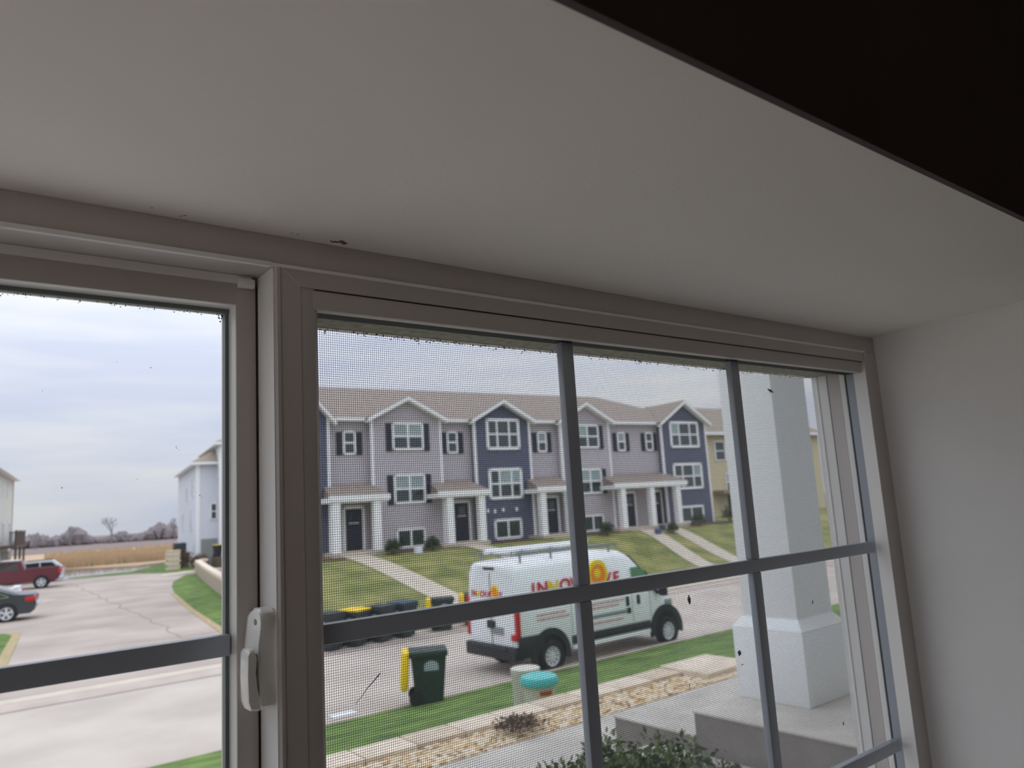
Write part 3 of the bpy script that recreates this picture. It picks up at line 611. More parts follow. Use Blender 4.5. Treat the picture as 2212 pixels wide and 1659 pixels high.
strip('mulch_bed', M_soil, lin((11.5, 34.4), (13.3, 34.4), 8), 1.2, 'brown mulch bed below the leftmost blue wall', 'bed', 0.035)

# ================================================================== TOWNHOUSES ACROSS THE STREET
TH = empty('townhouse_block', (NX * 36 + TX * 26).to_tuple(), A4); TH.location.z = GH - 0.4
tag(TH, 'long three-storey block of grey and blue townhouses with white trim', 'townhouse')
X0, ZT = 26.0, GH - 0.4
def tb(mb, name, m, parent=None, smooth=False):
    """mb in (t, depth beyond the facade, height above the camera) -> local"""
    mb.v = [(x - X0, y, z + C - ZT) for x, y, z in mb.v]
    return mb.build(name, m, parent or TH, smooth=smooth)
ZG = GH - C - 0.4
def wsec(t0, t1, y, m, z1=4.9): return tb(MB().box(t0, t1, y, 10.0, ZG, z1), 'wall_section', m)
def hwin(root, fn, t0, t1, z0, z1, y, cols, rows, blind=0, fr=0.11):
    """window with frame bars, panes as sub-parts"""
    o = MB(); o.box(t0, t1, y - 0.07, y + 0.02, z0, z0 + fr); o.box(t0, t1, y - 0.07, y + 0.02, z1 - fr, z1); o.box(t0, t0 + fr, y - 0.07, y + 0.02, z0, z1); o.box(t1 - fr, t1, y - 0.07, y + 0.02, z0, z1)
    xs = [t0 + fr]; tw = t1 - t0 - 2 * fr
    for c_ in cols[:-1]: xs.append(xs[-1] + tw * c_); o.box(xs[-1] - 0.05, xs[-1] + 0.05, y - 0.06, y + 0.02, z0, z1)
    xs.append(t1 - fr); zs = [z0 + fr + (z1 - z0 - 2 * fr) * k / rows for k in range(rows + 1)]
    for z in zs[1:-1]: o.box(t0, t1, y - 0.05, y + 0.02, z - 0.045, z + 0.045)
    wn = fn(o, 'window', M_trim, root)
    for j in range(rows):
        for i in range(len(cols)):
            fn(MB().box(xs[i], xs[i + 1], y - 0.02, y + 0.01, zs[j], zs[j + 1]), 'pane', M_hglass2 if (blind and j == rows - 1 and random.random() < blind) else M_hglass, wn)
    return wn
def shutters(t0, t1, z0, z1, y, wd=0.30):
    for a in (t0 - wd - 0.04, t1 + 0.04):
        o = MB().box(a, a + wd, y - 0.06, y + 0.01, z0, z1)
        for k in range(5): z = z0 + (z1 - z0) * (k + 0.5) / 5; o.box(a + 0.04, a + wd - 0.04, y - 0.075, y - 0.05, z - 0.08, z + 0.06)
        tb(o, 'shutter', M_shut)
YB = 0.0; YR = 0.40                                   # bays stand proud of the recessed parts
bays = [(11.5, 13.35, M_bsid, 5.95, 'b'), (15.65, 19.58, M_gsid, 5.95, 'g'), (21.72, 25.40, M_bsid, 5.95, 'b'), (27.7, 31.44, M_gsid, 5.95, 'g'), (36.0, 40.15, M_bsid, 6.27, 'b')]
recs = [(13.35, 15.65), (19.58, 21.72), (25.40, 27.7), (31.44, 36.0)]
for a, b in recs: wsec(a, b, YR, M_gsid)
for a, b, m, pk, kd in bays:
    wsec(a, b, YB, m)
    c_ = (a + b) / 2
    tb(MB().prism([(a, 4.88), (b, 4.88), (c_, pk - 0.12)], 'y', YB, YB + 0.3), 'gable_wall', m)
    # rake boards
    for s in (-1, 1):
        e = c_ + s * ((b - a) / 2 + 0.32); ez = pk - (pk - 4.95) * ((b - a) / 2 + 0.32) / ((b - a) / 2)
        tb(MB().prism([(c_, pk + 0.06), (e, ez + 0.06), (e, ez - 0.14), (c_, pk - 0.14)], 'y', YB - 0.38, YB - 0.30), 'rake_board', M_trim)
        tb(MB().prism([(c_, pk - 0.10), (e, ez - 0.10), (e, ez - 0.16), (c_, pk - 0.16)], 'y', YB - 0.31, YB + 0.02), 'soffit_board', M_trim)
        # roof plane running back into the main roof
        o = MB(); o.v = [(c_, YB - 0.36, pk + 0.10), (e, YB - 0.36, ez + 0.10), (e, YB + 1.2, ez + 0.10), (c_, YB + 3.2, pk + 0.10), (c_, YB - 0.36, pk + 0.04), (e, YB - 0.36, ez + 0.04), (e, YB + 1.2, ez + 0.04), (c_, YB + 3.2, pk + 0.04)]
        o.f = [(0, 1, 2, 3), (7, 6, 5, 4), (0, 4, 5, 1), (1, 5, 6, 2), (2, 6, 7, 3), (3, 7, 4, 0)]
        tb(o, 'gable_roof', M_shing)
    for x in (a, b):
        tb(MB().box(x - 0.07, x + 0.07, YB - 0.025, YB + 0.12, ZG, 4.9), 'corner_board', M_trim)
    if kd == 'g':
        t0, t1 = a + 1.10, a + 2.90
        hwin(None, tb, t0, t1, 3.22, 4.66, YB, (0.5, 0.5), 2, 0.9); shutters(t0, t1, 3.18, 4.62, YB)
        hwin(None, tb, t0, t1, 0.47, 1.98, YB, (0.5, 0.5), 2, 0.9); shutters(t0, t1, 0.45, 1.95, YB)
        hwin(None, tb, t0 + 0.05, t1 - 0.1, -1.76, -0.77, YB, (0.5, 0.5), 1)
    else:
        t0, t1 = a + 0.74, b - 0.70
        for z0, z1 in ((3.18, 4.95), (0.43, 2.16)): hwin(None, tb, t0, t1, z0, z1, YB, (0.29, 0.42, 0.29), 2, 0.5, 0.16)
        hwin(None, tb, t0 + 0.2, t1 - 0.2, -1.76, -0.64, YB, (0.5, 0.5), 1, 0, 0.14)
for c_ in (14.58, 20.50, 26.55):
    hwin(None, tb, c_ - 0.34, c_ + 0.34, 3.05, 4.26, YR, (1,), 2, 0.4, 0.10); shutters(c_ - 0.34, c_ + 0.34, 3.05, 4.2, YR, 0.30)
for c_ in (32.77, 35.19):
    hwin(None, tb, c_ - 0.34, c_ + 0.34, 3.05, 4.26, YR, (1,), 2, 0.4, 0.10); shutters(c_ - 0.34, c_ + 0.34, 3.05, 4.2, YR, 0.30)
for a, b in recs: tb(MB().box(a, b, YR - 0.35, YR + 0.05, 4.74, 4.90), 'gutter_board', M_trim)
# main roof with a hip at the right end
o = MB(); e0, e1, yb = 11.2, 40.5, 10.6
o.v = [(e0, 0.25, 4.93), (e1, 0.25, 4.93), (e1, yb, 4.93), (e0, yb, 4.93), (e0, 5.4, 7.35), (35.2, 5.4, 7.35), (e0, 0.25, 4.8), (e1, 0.25, 4.8), (e1, yb, 4.8), (e0, yb, 4.8)]
o.f = [(0, 1, 5, 4), (1, 2, 5), (2, 3, 4, 5), (3, 0, 4), (6, 7, 1, 0), (7, 8, 2, 1), (8, 9, 3, 2), (9, 6, 0, 3), (9, 8, 7, 6)]
tb(o, 'roof', M_shing)
# porches
def porch(t0, t1, door_ts, posts, ye=-1.35, zE=1.02):
    o = MB(); z_e = zE * (36 + ye) / 36 + 0.02; z_w = z_e + 0.62
    o.v = [(t0, ye, z_e), (t1, ye, z_e), (t1 - 0.3, YR, z_w), (t0 + 0.3, YR, z_w), (t0, ye, z_e - 0.10), (t1, ye, z_e - 0.10), (t1 - 0.3, YR, z_e - 0.10), (t0 + 0.3, YR, z_e - 0.10)]
    o.f = [(0, 1, 2, 3), (4, 7, 6, 5), (0, 4, 5, 1), (1, 5, 6, 2), (2, 6, 7, 3), (3, 7, 4, 0)]
    tb(o, 'porch_roof', M_shing)
    tb(MB().box(t0 - 0.03, t1 + 0.03, ye - 0.05, ye + 0.03, z_e - 0.26, z_e - 0.02), 'fascia', M_trim)
    tb(MB().box(t0, t1, ye, YR, z_e - 0.34, z_e - 0.11), 'porch_beam', M_trim)
    zf = GH - C + 0.20
    for p in posts: tb(MB().box(p - 0.19, p + 0.19, ye + 0.05, ye + 0.40, zf, z_e - 0.3), 'porch_post', M_trim)
    tb(MB().box(t0 + 0.1, t1 - 0.1, ye - 0.1, YR, ZG, zf), 'stoop', M_walk)
    for d in door_ts:
        dr = tb(MB().box(d - 0.44, d + 0.44, YR - 0.06, YR + 0.02, zf, zf + 2.02), 'front_door', M_door)
        tb(MB().box(d - 0.22, d + 0.22, YR - 0.075, YR - 0.05, zf + 1.42, zf + 1.82), 'door_light', M_hglass, dr)
        tb(MB().box(d - 0.26, d + 0.26, YR - 0.075, YR - 0.05, zf + 1.30, zf + 1.345), 'door_shelf', M_trim, dr)
        o = MB(); o.box(d - 0.58, d - 0.44, YR - 0.08, YR + 0.02, zf, zf + 2.16); o.box(d + 0.44, d + 0.58, YR - 0.08, YR + 0.02, zf, zf + 2.16); o.box(d - 0.58, d + 0.58, YR - 0.08, YR + 0.02, zf + 2.02, zf + 2.16)
        tb(o, 'door_casing', M_trim, dr)
porch(12.85, 15.9, [14.7], [13.2, 15.27]); porch(18.6, 21.6, [20.85], [19.28, 21.2]); porch(24.8, 27.6, [26.9], [25.2, 27.2]); porch(30.4, 36.5, [33.0, 35.3], [31.13, 33.5, 35.75])
for x, z in ((22.3, -0.15), (22.75, -0.2), (23.3, -0.15), (24.2, -0.15)): tb(MB().box(x - 0.06, x + 0.06, -0.07, 0, z - 0.1, z + 0.1), 'utility_box', M_trim)
# rounded foundation shrubs
for t, D, r, lab in ((15.7, 34.0, 0.40, 'round dark shrub left of the white basement window'), (17.8, 34.0, 0.38, 'round dark shrub right of the white basement window'), (36.75, 34.2, 0.46, 'round shrub by the blue corner townhouse wall'), (40.6, 35.0, 0.55, 'wide low evergreen at the far corner of the block'), (29.0, 34.0, 0.42, 'small shrub behind the van roof'), (33.5, 33.3, 0.34, 'small dark shrub between the two right paths')):
    p = td(t, D); shrub('round_shrub', lab, (p[0], p[1], h_far(p[0], p[1])), r, r * 1.9, 900, M_leaf2, 0.07)
for t, D, nm, m, lab, cat in ((16.8, 33.6, 'yard_ornament', M_white, 'tiny white garden ornament in front of the left shrub', 'ornament'), (32.4, 33.4, 'yard_box', M_bluebox, 'small blue box on the lawn corner left of the right paths', 'box'), (33.6, 34.2, 'yard_box', M_bluebox, 'small blue box on the stoop between the right doors', 'box')):
    p = td(t, D); z = h_far(p[0], p[1]); tag(MB().bbox(p[0] - .18, p[0] + .18, p[1] - .12, p[1] + .12, z, z + .30, 0.03).build(nm, m), lab, cat)

# ------------------------------------------------------------------ generic house part helper (root rotated, local coordinates)
def fn_for(root):
    def f(mb, name, m, parent=None, smooth=False): return mb.build(name, m, parent or root, smooth=smooth)
    return f
# tan house beyond the corner, right of the block
hb = empty('tan_house', td(50.5, 44.0, GH - 0.6), A4); tag(hb, 'tan-sided house with brown roof seen behind the porch column', 'house')
f = fn_for(hb)
f(MB().box(-7, 14, 0, 9, 0, 7.6), 'wall_section', M_tsid)
o = MB(); o.v = [(-7.5, -0.5, 7.6), (14.5, -0.5, 7.6), (14.5, 9.5, 7.6), (-7.5, 9.5, 7.6), (-3.5, 4.5, 10.4), (11, 4.5, 10.4), (-7.5, -0.5, 7.4), (14.5, -0.5, 7.4), (14.5, 9.5, 7.4), (-7.5, 9.5, 7.4)]
o.f = [(0, 1, 5, 4), (1, 2, 5), (2, 3, 4, 5), (3, 0, 4), (6, 7, 1, 0), (7, 8, 2, 1), (8, 9, 3, 2), (9, 6, 0, 3), (9, 8, 7, 6)]
f(o, 'roof', M_shing2)
f(MB().box(-7.5, 14.5, -0.58, -0.48, 7.35, 7.62), 'gutter_board', M_trim)
for x0 in (-6.0, -0.5, 6.0): hwin(None, f, x0, x0 + 1.3, 5.2, 6.9, 0, (1,), 2, 0.3)
for x0 in (-5.2, 0.5): hwin(None, f, x0, x0 + 1.1, 2.6, 4.2, 0, (1,), 2, 0.3)
f(MB().box(-6.6, -3.4, -0.06, 0.02, 0.1, 2.1), 'garage_door', M_bronze); f(MB().box(0.6, 3.2, -0.06, 0.02, 0.1, 2.3), 'garage_door', M_bronze); f(MB().box(6.6, 9.2, -0.06, 0.02, 0.1, 2.3), 'garage_door', M_bronze)
o = MB(); o.box(-1.2, 4.4, -1.2, 0, 2.45, 2.75); f(o, 'entry_roof', M_shing)

# ================================================================== VAN
VX0, VY0 = 10.86, 14.22
van = empty('cargo_van', (VX0 + 2.85, VY0 + 1.0, 0)); tag(van, 'white high-roof cargo van with red lettering and a sun logo parked at the kerb', 'van')
def vb(mb, name, m, parent=None, smooth=False):
    """x from the rear bumper, y from the near side, z from the street"""
    mb.v = [(x - 2.85, y - 1.0, z) for x, y, z in mb.v]; return mb.build(name, m, parent or van, smooth=smooth)
# body lofted from cross-sections: x, half width, bottom, shoulder, top, roof inset
ST = [(0.06, 0.93, 0.52, 1.5, 2.44, 0.16), (0.14, 0.985, 0.46, 1.5, 2.52, 0.14), (0.6, 1.0, 0.42, 1.5, 2.55, 0.13), (2.0, 1.0, 0.40, 1.5, 2.56, 0.13), (3.2, 1.0, 0.40, 1.5, 2.56, 0.13), (3.65, 1.0, 0.40, 1.5, 2.54, 0.14), (3.95, 1.0, 0.40, 1.5, 2.40, 0.16), (4.25, 1.0, 0.40, 1.45, 2.15, 0.17), (4.55, 1.0, 0.40, 1.35, 1.84, 0.16), (4.72, 0.99, 0.40, 1.2, 1.62, 0.13), (5.0, 0.97, 0.40, 1.1, 1.42, 0.11), (5.28, 0.93, 0.40, 0.95, 1.20, 0.10), (5.42, 0.88, 0.42, 0.8, 1.02, 0.10), (5.50, 0.80, 0.45, 0.7, 0.86, 0.08)]
def sect(hw, zb, zs, zt, ri):
    pts = []
    for s in (-1, 1):
        seg = [(hw - 0.05, zb), (hw, zb + 0.10), (hw, zs), (hw - ri * 0.42, zt - 0.20 * min(1, (zt - zs))), (hw - ri, zt - 0.07), (hw - ri - 0.12, zt - 0.012), (hw * 0.4, zt + 0.012)]
        pts += [(s * a, b) for a, b in (seg if s < 0 else seg[::-1])]
    return pts
o = MB(); rings = []
for x, hw, zb, zs, zt, ri in ST:
    r = []
    for y, z in sect(hw, zb, zs, zt, ri): r.append(len(o.v)); o.v.append((x, y + 1.0, z))
    rings.append(r)
for r, q in zip(rings, rings[1:]):
    m_ = len(r)
    for i in range(m_): o.f.append((r[i], r[(i + 1) % m_], q[(i + 1) % m_], q[i]))
o.f.append(tuple(rings[0])); o.f.append(tuple(rings[-1][::-1]))
vb(o, 'body', M_vanw, smooth=40)
# bumpers and black cladding
o = MB().bbox(-0.06, 0.22, 0.02, 1.98, 0.36, 0.66, 0.03); o.bbox(-0.10, 0.1, 0.30, 1.70, 0.56, 0.64, 0.02); vb(o, 'rear_bumper', M_blk, smooth=30)
o = MB().bbox(0.06, 0.80, -0.025, 0.03, 0.40, 0.88, 0.012); vb(o, 'rear_quarter_panel', M_blk, smooth=30)
def arch(xc, zc, r0, r1, name):
    o = MB(); n = 16; R = []
    for rr in (r0, r1):
        for i in range(n + 1):
            a = math.radians(-14 + 208 * i / n); R.append((xc + rr * math.cos(a), zc + rr * math.sin(a)))
    for y in (-0.03, 0.03):
        for px, pz in R: o.v.append((px, y, pz))
    k = n + 1
    for i in range(n):
        o.f.append((i, i + 1, k + i + 1, k + i)); o.f.append((2 * k + i, 2 * k + k + i, 2 * k + k + i + 1, 2 * k + i + 1)); o.f.append((k + i, k + i + 1, 3 * k + i + 1, 3 * k + i)); o.f.append((i, 2 * k + i, 2 * k + i + 1, i + 1))
    return vb(o, name, M_blk)
XR, XF = 0.99, 5.03
o = MB().cyl((XR, 0.012, 0.40), 'y', 0.46, 0.03, 28); o.cyl((XF, 0.012, 0.40), 'y', 0.46, 0.03, 28); vb(o, 'wheel_well', M_tire)
arch(XR, 0.38, 0.44, 0.60, 'wheel_arch'); arch(XF - 0.02, 0.40, 0.44, 0.62, 'wheel_arch')
vb(MB().bbox(XF + 0.1, 5.62, 0.06, 1.94, 0.36, 0.72, 0.05), 'front_bumper', M_blk, smooth=30)
vb(MB().bbox(1.66, 4.40, -0.03, 0.02, 0.50, 0.70, 0.012), 'side_cladding', M_blk, smooth=30)
vb(MB().bbox(1.70, 4.42, -0.012, 0.02, 0.38, 0.48, 0.008), 'sill_panel', M_vanw, smooth=30)
o = MB().bbox(2.05, 3.62, -0.012, 0.015, 0.985, 1.075, 0.006); vb(o, 'door_track', M_steel, smooth=30)
for x in (1.98, 3.66): vb(MB().bbox(x - 0.07, x + 0.07, -0.02, 0.015, 0.96, 1.10, 0.01), 'track_end', M_blk)
for x in (3.62, 4.02): vb(MB().bbox(x - 0.05, x + 0.05, -0.035, 0.015, 1.15, 1.38, 0.015), 'door_handle', M_blk, smooth=30)
o = MB()
for x in (1.70, 3.80, 4.46): o.box(x - 0.006, x + 0.006, -0.004, 0.01, 0.74, 1.5)
o.box(1.70, 3.80, -0.004, 0.01, 1.50, 1.512); vb(o, 'panel_gap', M_blk)
def wheel(xc, yc, zc, r, rim_r, wdt, parent, fnn, spokes=5, out=-1, mr=None):
    wl = fnn(MB().lathe([(r * 0.86, -wdt / 2), (r * 0.97, -wdt * 0.46), (r, -wdt * 0.3), (r, wdt * 0.3), (r * 0.97, wdt * 0.46), (r * 0.86, wdt / 2)], n=30), 'wheel', M_tire, parent)
    return wl
def add_wheel(root, xc, yc, r, rr, wdt, spokes, out):
    """out: -1 or +1, the side the rim faces; local coordinates of root"""
    o = MB(); prof = [(rr, -0.5), (r * 0.90, -0.5), (r * 0.985, -0.42), (r, -0.25), (r, 0.25), (r * 0.985, 0.42), (r * 0.90, 0.5), (rr, 0.5)]; n = 30
    for a_, h_ in prof:
        for i in range(n): t = 2 * math.pi * i / n; o.v.append((xc + a_ * math.cos(t), yc + h_ * wdt, r + a_ * math.sin(t)))
    m_ = len(prof)
    for j in range(m_):
        for i in range(n): o.f.append((j * n + i, j * n + (i + 1) % n, ((j + 1) % m_) * n + (i + 1) % n, ((j + 1) % m_) * n + i))
    wl = o.build('wheel', M_tire, root, smooth=40)
    yf = yc + out * wdt * 0.40
    MB().cyl((xc, yf - out * wdt * 0.22, r), 'y', rr * 1.0, wdt * 0.3, 24).build('rim_well', M_blk, wl)
    o = MB(); n = 24
    for rad, y in ((rr * 1.0, yf + out * 0.01), (rr * 0.84, yf)):
        for i in range(n): t = 2 * math.pi * i / n; o.v.append((xc + rad * math.cos(t), y, r + rad * math.sin(t)))
    for i in range(n): o.f.append((i, (i + 1) % n, n + (i + 1) % n, n + i))
    for k in range(spokes):
        t = 2 * math.pi * k / spokes + 0.3; c_, s_2 = math.cos(t), math.sin(t); p = Vector((xc, yf, r)); wv = Vector((-s_2, 0, c_)) * rr * (0.17 if spokes < 9 else 0.12)
        e = Vector((c_, 0, s_2)); q0 = p + e * rr * 0.10; q1 = p + e * rr * 0.92
        o.quad(q0 - wv * 0.8, q0 + wv * 0.8, q1 + wv * 1.25, q1 - wv * 1.25)
    o.cyl((xc, yf, r), 'y', rr * 0.24, 0.03, 14); o.build('rim', M_rim, wl, smooth=30); return wl
for xc in (XR, XF):
    add_wheel(van, xc - 2.85, -1.0 + 0.06, 0.345, 0.225, 0.23, 10, -1); add_wheel(van, xc - 2.85, 1.0 - 0.14, 0.345, 0.225, 0.23, 10, 1)
# glass, lights, mirror
def side_plate(pts, y, name, m, th=0.012): return vb(MB().prism(pts, 'y', y, y + th), name, m)
side_plate([(3.86, 1.46), (4.58, 1.42), (4.60, 1.55), (4.32, 1.96), (4.10, 2.08), (3.86, 2.08)], -0.006 + 0.0, 'side_window', M_cglass2, 0.07)
side_plate([(4.62, 1.42), (4.80, 1.38), (4.66, 1.58), (4.40, 1.93), (4.34, 1.96)], -0.004, 'quarter_window', M_cglass, 0.08)
o = MB(); o.v = [(4.06, 0.26, 2.345), (4.06, 1.74, 2.345), (4.86, 1.82, 1.545), (4.86, 0.18, 1.545)]; o.f = [(0, 1, 2, 3)]; o.v = [(x + 0.012, y, z + 0.03) for x, y, z in o.v]; vb(o, 'windscreen', M_cglass)
for y0, y1 in ((-0.015, 0.10), (1.90, 2.015)):
    t_ = vb(MB().bbox(0.035, 0.13, y0, y1, 0.80, 1.72, 0.012), 'taillight', M_red, smooth=30)
vb(MB().bbox(-0.0, 0.10, 0.02, 0.22, 0.80, 0.94, 0.02), 'reflector', M_red, smooth=30)
o = MB().bbox(4.70, 4.86, -0.30, -0.08, 1.28, 1.58, 0.04); o.box(4.76, 4.82, -0.1, 0.05, 1.32, 1.40); vb(o, 'mirror', M_blk, smooth=30)
vb(MB().bbox(5.05, 5.34, 0.02, 0.16, 0.92, 1.14, 0.03), 'headlight', M_steel, smooth=30)
vb(MB().bbox(0.02, 0.08, 0.55, 1.02, 0.90, 1.06, 0.01), 'license_plate', M_steel); vb(MB().bbox(0.0, 0.07, 0.86, 1.14, 1.02, 1.2, 0.02), 'rear_handle', M_blk)
vb(MB().box(0.045, 0.062, 0.995, 1.005, 0.66, 2.3), 'door_seam', M_blk)
vb(MB().bbox(0.04, 0.12, 0.80, 1.25, 2.36, 2.42, 0.015), 'brake_light', M_blk, smooth=30)
# roof rack
rk = vb(MB().bar((0.25, 0.22, 2.70), (3.6, 0.22, 2.70), 0.05).bar((0.25, 1.78, 2.70), (3.6, 1.78, 2.70), 0.05), 'roof_rack', M_steel)
for x in (0.4, 1.35, 2.3, 3.3):
    o = MB().bar((x, 0.2, 2.68), (x, 1.8, 2.68), 0.045)
    for y in (0.22, 1.78): o.bar((x, y, 2.46), (x, y, 2.70), 0.04)
    vb(o, 'crossbar', M_steel, rk)
vb(MB().cyl((1.9, 1.35, 2.76), 'x', 0.06, 3.4, 12), 'conduit_tube', M_vanw, rk, 30)
# lettering
def put_text(txt, size, m, name, x, z, y=-0.006, sx=1.0, rear=False):
    me = text_mesh(txt, size, m, name); ob = bpy.data.objects.new(name, me); COL.objects.link(ob); ob.parent = van
    if rear: ob.rotation_euler = (math.pi / 2, 0, -math.pi / 2); ob.location = (x - 2.85, y - 1.0, z)
    else: ob.rotation_euler = (math.pi / 2, 0, 0); ob.location = (x - 2.85, y - 1.0, z)
    ob.scale = (sx, 1, 1); return ob
x = 0.52
for ch, m, wd in (('I', M_redp, 0.145), ('N', M_redp, 0.295), ('N', M_yelp, 0.315), ('O', M_redp, 0.31), ('V', M_redp, 0.28), ('A', M_redp, 0.29), ('T', M_redp, 0.27), ('I', M_redp, 0.14), ('V', M_redp, 0.29), ('E', M_redp, 0.26)):
    z_ = 1.76; put_text(ch, 0.40, m, 'lettering', x, z_, -0.004, 1.08)
    x += wd * 1.14
o = MB(); 
def disc(cx, cz, r, y, n=36): return [(cx + r * math.cos(2 * math.pi * i / n), cz + r * math.sin(2 * math.pi * i / n)) for i in range(n)]
side_plate(disc(2.66, 2.05, 0.33, 0), -0.0075, 'sun_logo', M_yelp, 0.10); side_plate(disc(2.66, 2.02, 0.255, 0), -0.0085, 'sun_logo', M_orap, 0.10); side_plate(disc(2.64, 2.06, 0.11, 0), -0.0095, 'sun_logo', M_yelp, 0.10)
for z, xa, xb in ((1.26, 0.62, 1.5), (1.16, 0.62, 1.62), (1.30, 2.35, 3.45), (1.20, 2.1, 3.3), (0.84, 2.3, 3.4)):
    o = MB(); t = xa
    while t < xb: wd = random.uniform(0.03, 0.08); o.box(t, t + wd, -0.005, 0.01, z, z + 0.05); t += wd + random.uniform(0.012, 0.03)
    vb(o, 'small_print', M_pinkp)
# rear doors carry the same name, smaller
y = 1.80
for ch, m, wd in (('I', M_redp, 0.075), ('N', M_redp, 0.15), ('N', M_yelp, 0.16), ('O', M_redp, 0.155), ('V', M_redp, 0.14), ('A', M_redp, 0.145), ('T', M_redp, 0.135), ('I', M_redp, 0.07), ('V', M_redp, 0.145), ('E', M_redp, 0.13)):
    put_text(ch, 0.20, m, 'lettering', 0.05, 1.72, y, 0.97, True); y -= wd
o = MB().prism([(1.80 - 0.98 + b_ - 2.05 + 0.0, c_) for b_, c_ in disc(2.05, 1.87, 0.15, 0)], 'x', 0.046, 0.07); vb(o, 'sun_logo', M_yelp)
o = MB().prism([(1.80 - 0.98 + b_ - 2.05 + 0.0, c_) for b_, c_ in disc(2.05, 1.85, 0.11, 0)], 'x', 0.044, 0.07); vb(o, 'sun_logo', M_orap)

# ================================================================== BINS
def bin_proto(name, mb_, mlid, open_lid=0.0, printed=True):
    """wheeled cart facing -y, hinge at +y"""
    root = empty(name, (0, 0, 0))
    o = MB(); a, b, h = 0.24, 0.31, 1.0
    o.v = [(-a, -a * 1.1, 0.03), (a, -a * 1.1, 0.03), (a, a * 1.1, 0.03), (-a, a * 1.1, 0.03), (-b, -b * 1.15, h), (b, -b * 1.15, h), (b, b * 1.1, h), (-b, b * 1.1, h)]
    o.f = [(3, 2, 1, 0), (4, 5, 6, 7), (0, 1, 5, 4), (1, 2, 6, 5), (2, 3, 7, 6), (3, 0, 4, 7)]; o.build('bin_body', mb_, root)
    MB().bbox(-b - 0.025, b + 0.025, -b * 1.15 - 0.025, b * 1.1 + 0.03, h - 0.10, h + 0.01, 0.015).build('rim_band', mb_, root, smooth=30)
    if open_lid:
        l = MB().bbox(-0.31, 0.31, -0.06, 0.09, -0.74, 0.0, 0.055); lo_ = l.build('lid', mlid, root, smooth=30); lo_.location = (0, 0.42, h + 0.02); lo_.rotation_euler = (math.radians(open_lid), 0, 0)
    else:
        o = MB(); o.bbox(-0.335, 0.335, -0.385, 0.37, h + 0.01, h + 0.07, 0.025); o.build('lid', mlid, root, smooth=30)
    o = MB().cyl((0, 0.40, h - 0.02), 'x', 0.018, 0.5, 10); o.build('handle', mb_, root)
    for s in (-1, 1): MB().cyl((s * 0.26, 0.27, 0.13), 'x', 0.13, 0.06, 18).build('wheel', M_tire, root)
    if printed:
        o = MB(); n = 10
        pts = [(0.14 * math.cos(math.pi * i / n) - 0.05, 0.72 + 0.11 * math.sin(math.pi * i / n)) for i in range(n + 1)] + [(-0.19, 0.64), (0.09, 0.64)]
        sl = (b - a) / 0.97
        o.poly([(-(a + sl * (z_ - 0.03)) - 0.005, x_, z_) for x_, z_ in pts]); o.build('bin_print', M_label, root)
    return root
b1 = bin_proto('wheeled_bin', M_binG, M_yel, 4.0); b1.location = (8.22, 13.72, h_near(8.22, 13.72) + 0.02); b1.rotation_euler = (0, 0, math.radians(62))
tag(b1, 'dark green wheeled bin with its yellow lid hanging open on the near kerb', 'bin')
def bin_at(x, y, body, lid, ol, rz, label):
    r = bin_proto('wheeled_bin', body, lid, ol, True); r.location = (x, y, 0.02); r.rotation_euler = (0, 0, math.radians(rz)); return tag(r, label, 'bin', 'bins along the far kerb')
bin_at(9.75, 21.75, M_binD, M_binD, 0, 20, 'dark grey bin at the far kerb, cut off by the window mullion')
bin_at(10.55, 21.75, M_binD, M_yel, 0, 25, 'far kerb bin with a closed yellow lid')
bin_at(11.40, 21.75, M_binD, M_binD, 0, 20, 'dark lidded bin next to the yellow-lidded one')
bin_at(12.25, 21.85, M_binG, M_binB, 0, 15, 'green far kerb bin with a blue lid')
bin_at(13.75, 21.9, M_binG, M_yel, 4, 62, 'second far kerb bin from the van with a hanging yellow lid')
bin_at(15.05, 21.9, M_binG, M_yel, 4, 62, 'far kerb bin nearest the van with a hanging yellow lid')
tag(MB().bbox(6.55, 7.05, 14.5, 14.75, 0.0, 0.03, 0.01).build('paper_litter', M_white), 'flat white paper lying on the street by the kerb', 'litter')
zz = h_near(2.42, 5.2); o = MB()
for k in range(3): o.blob((2.36 + 0.06 * k, 5.2, zz + 0.05), 0.06, 2, 0.2, (1.2, 0.9, 0.7))
tag(o.build('plastic_bag', M_white), 'crumpled white bag on the lawn beside the mullion', 'bag')

# ================================================================== PARKED VEHICLES LEFT OF THE DRIVEWAY
def car(name, label, prof, wd, paint, wins, wb, wr, rr, spokes, loc, rz, extra=None, cat='car', group=None, sc=1.0):
    """prof: outline in x (front positive) and z"""
    root = empty(name, loc, rz); tag(root, label, cat, group)
    MB().prism(prof, 'y', -wd / 2, wd / 2, 0.05, 0.10).build('body', paint, root, smooth=35)
    for pts, m in wins:
        for s in (1, -1): MB().prism(pts, 'y', s * (wd / 2 - 0.02), s * (wd / 2 + 0.008)).build('side_window', m, root)
    for x in (wb / 2, -wb / 2):
        for s in (1, -1):
            MB().cyl((x, s * (wd / 2 - 0.07), wr + 0.02), 'y', wr * 1.16, 0.145, 26).build('wheel_well', M_tire, root)
            add_wheel(root, x, s * (wd / 2 - 0.055), wr, rr, 0.22, spokes, s)
    if extra: extra(root)
    root.scale = (sc, sc, sc)
    return root
RZ = math.radians(170.5)
def place(px, py, lx, ly):                     # root location so that local (lx, ly) lands on (px, py)
    return (px - (lx * math.cos(RZ) - ly * math.sin(RZ)), py - (lx * math.sin(RZ) + ly * math.cos(RZ)), 0.012)
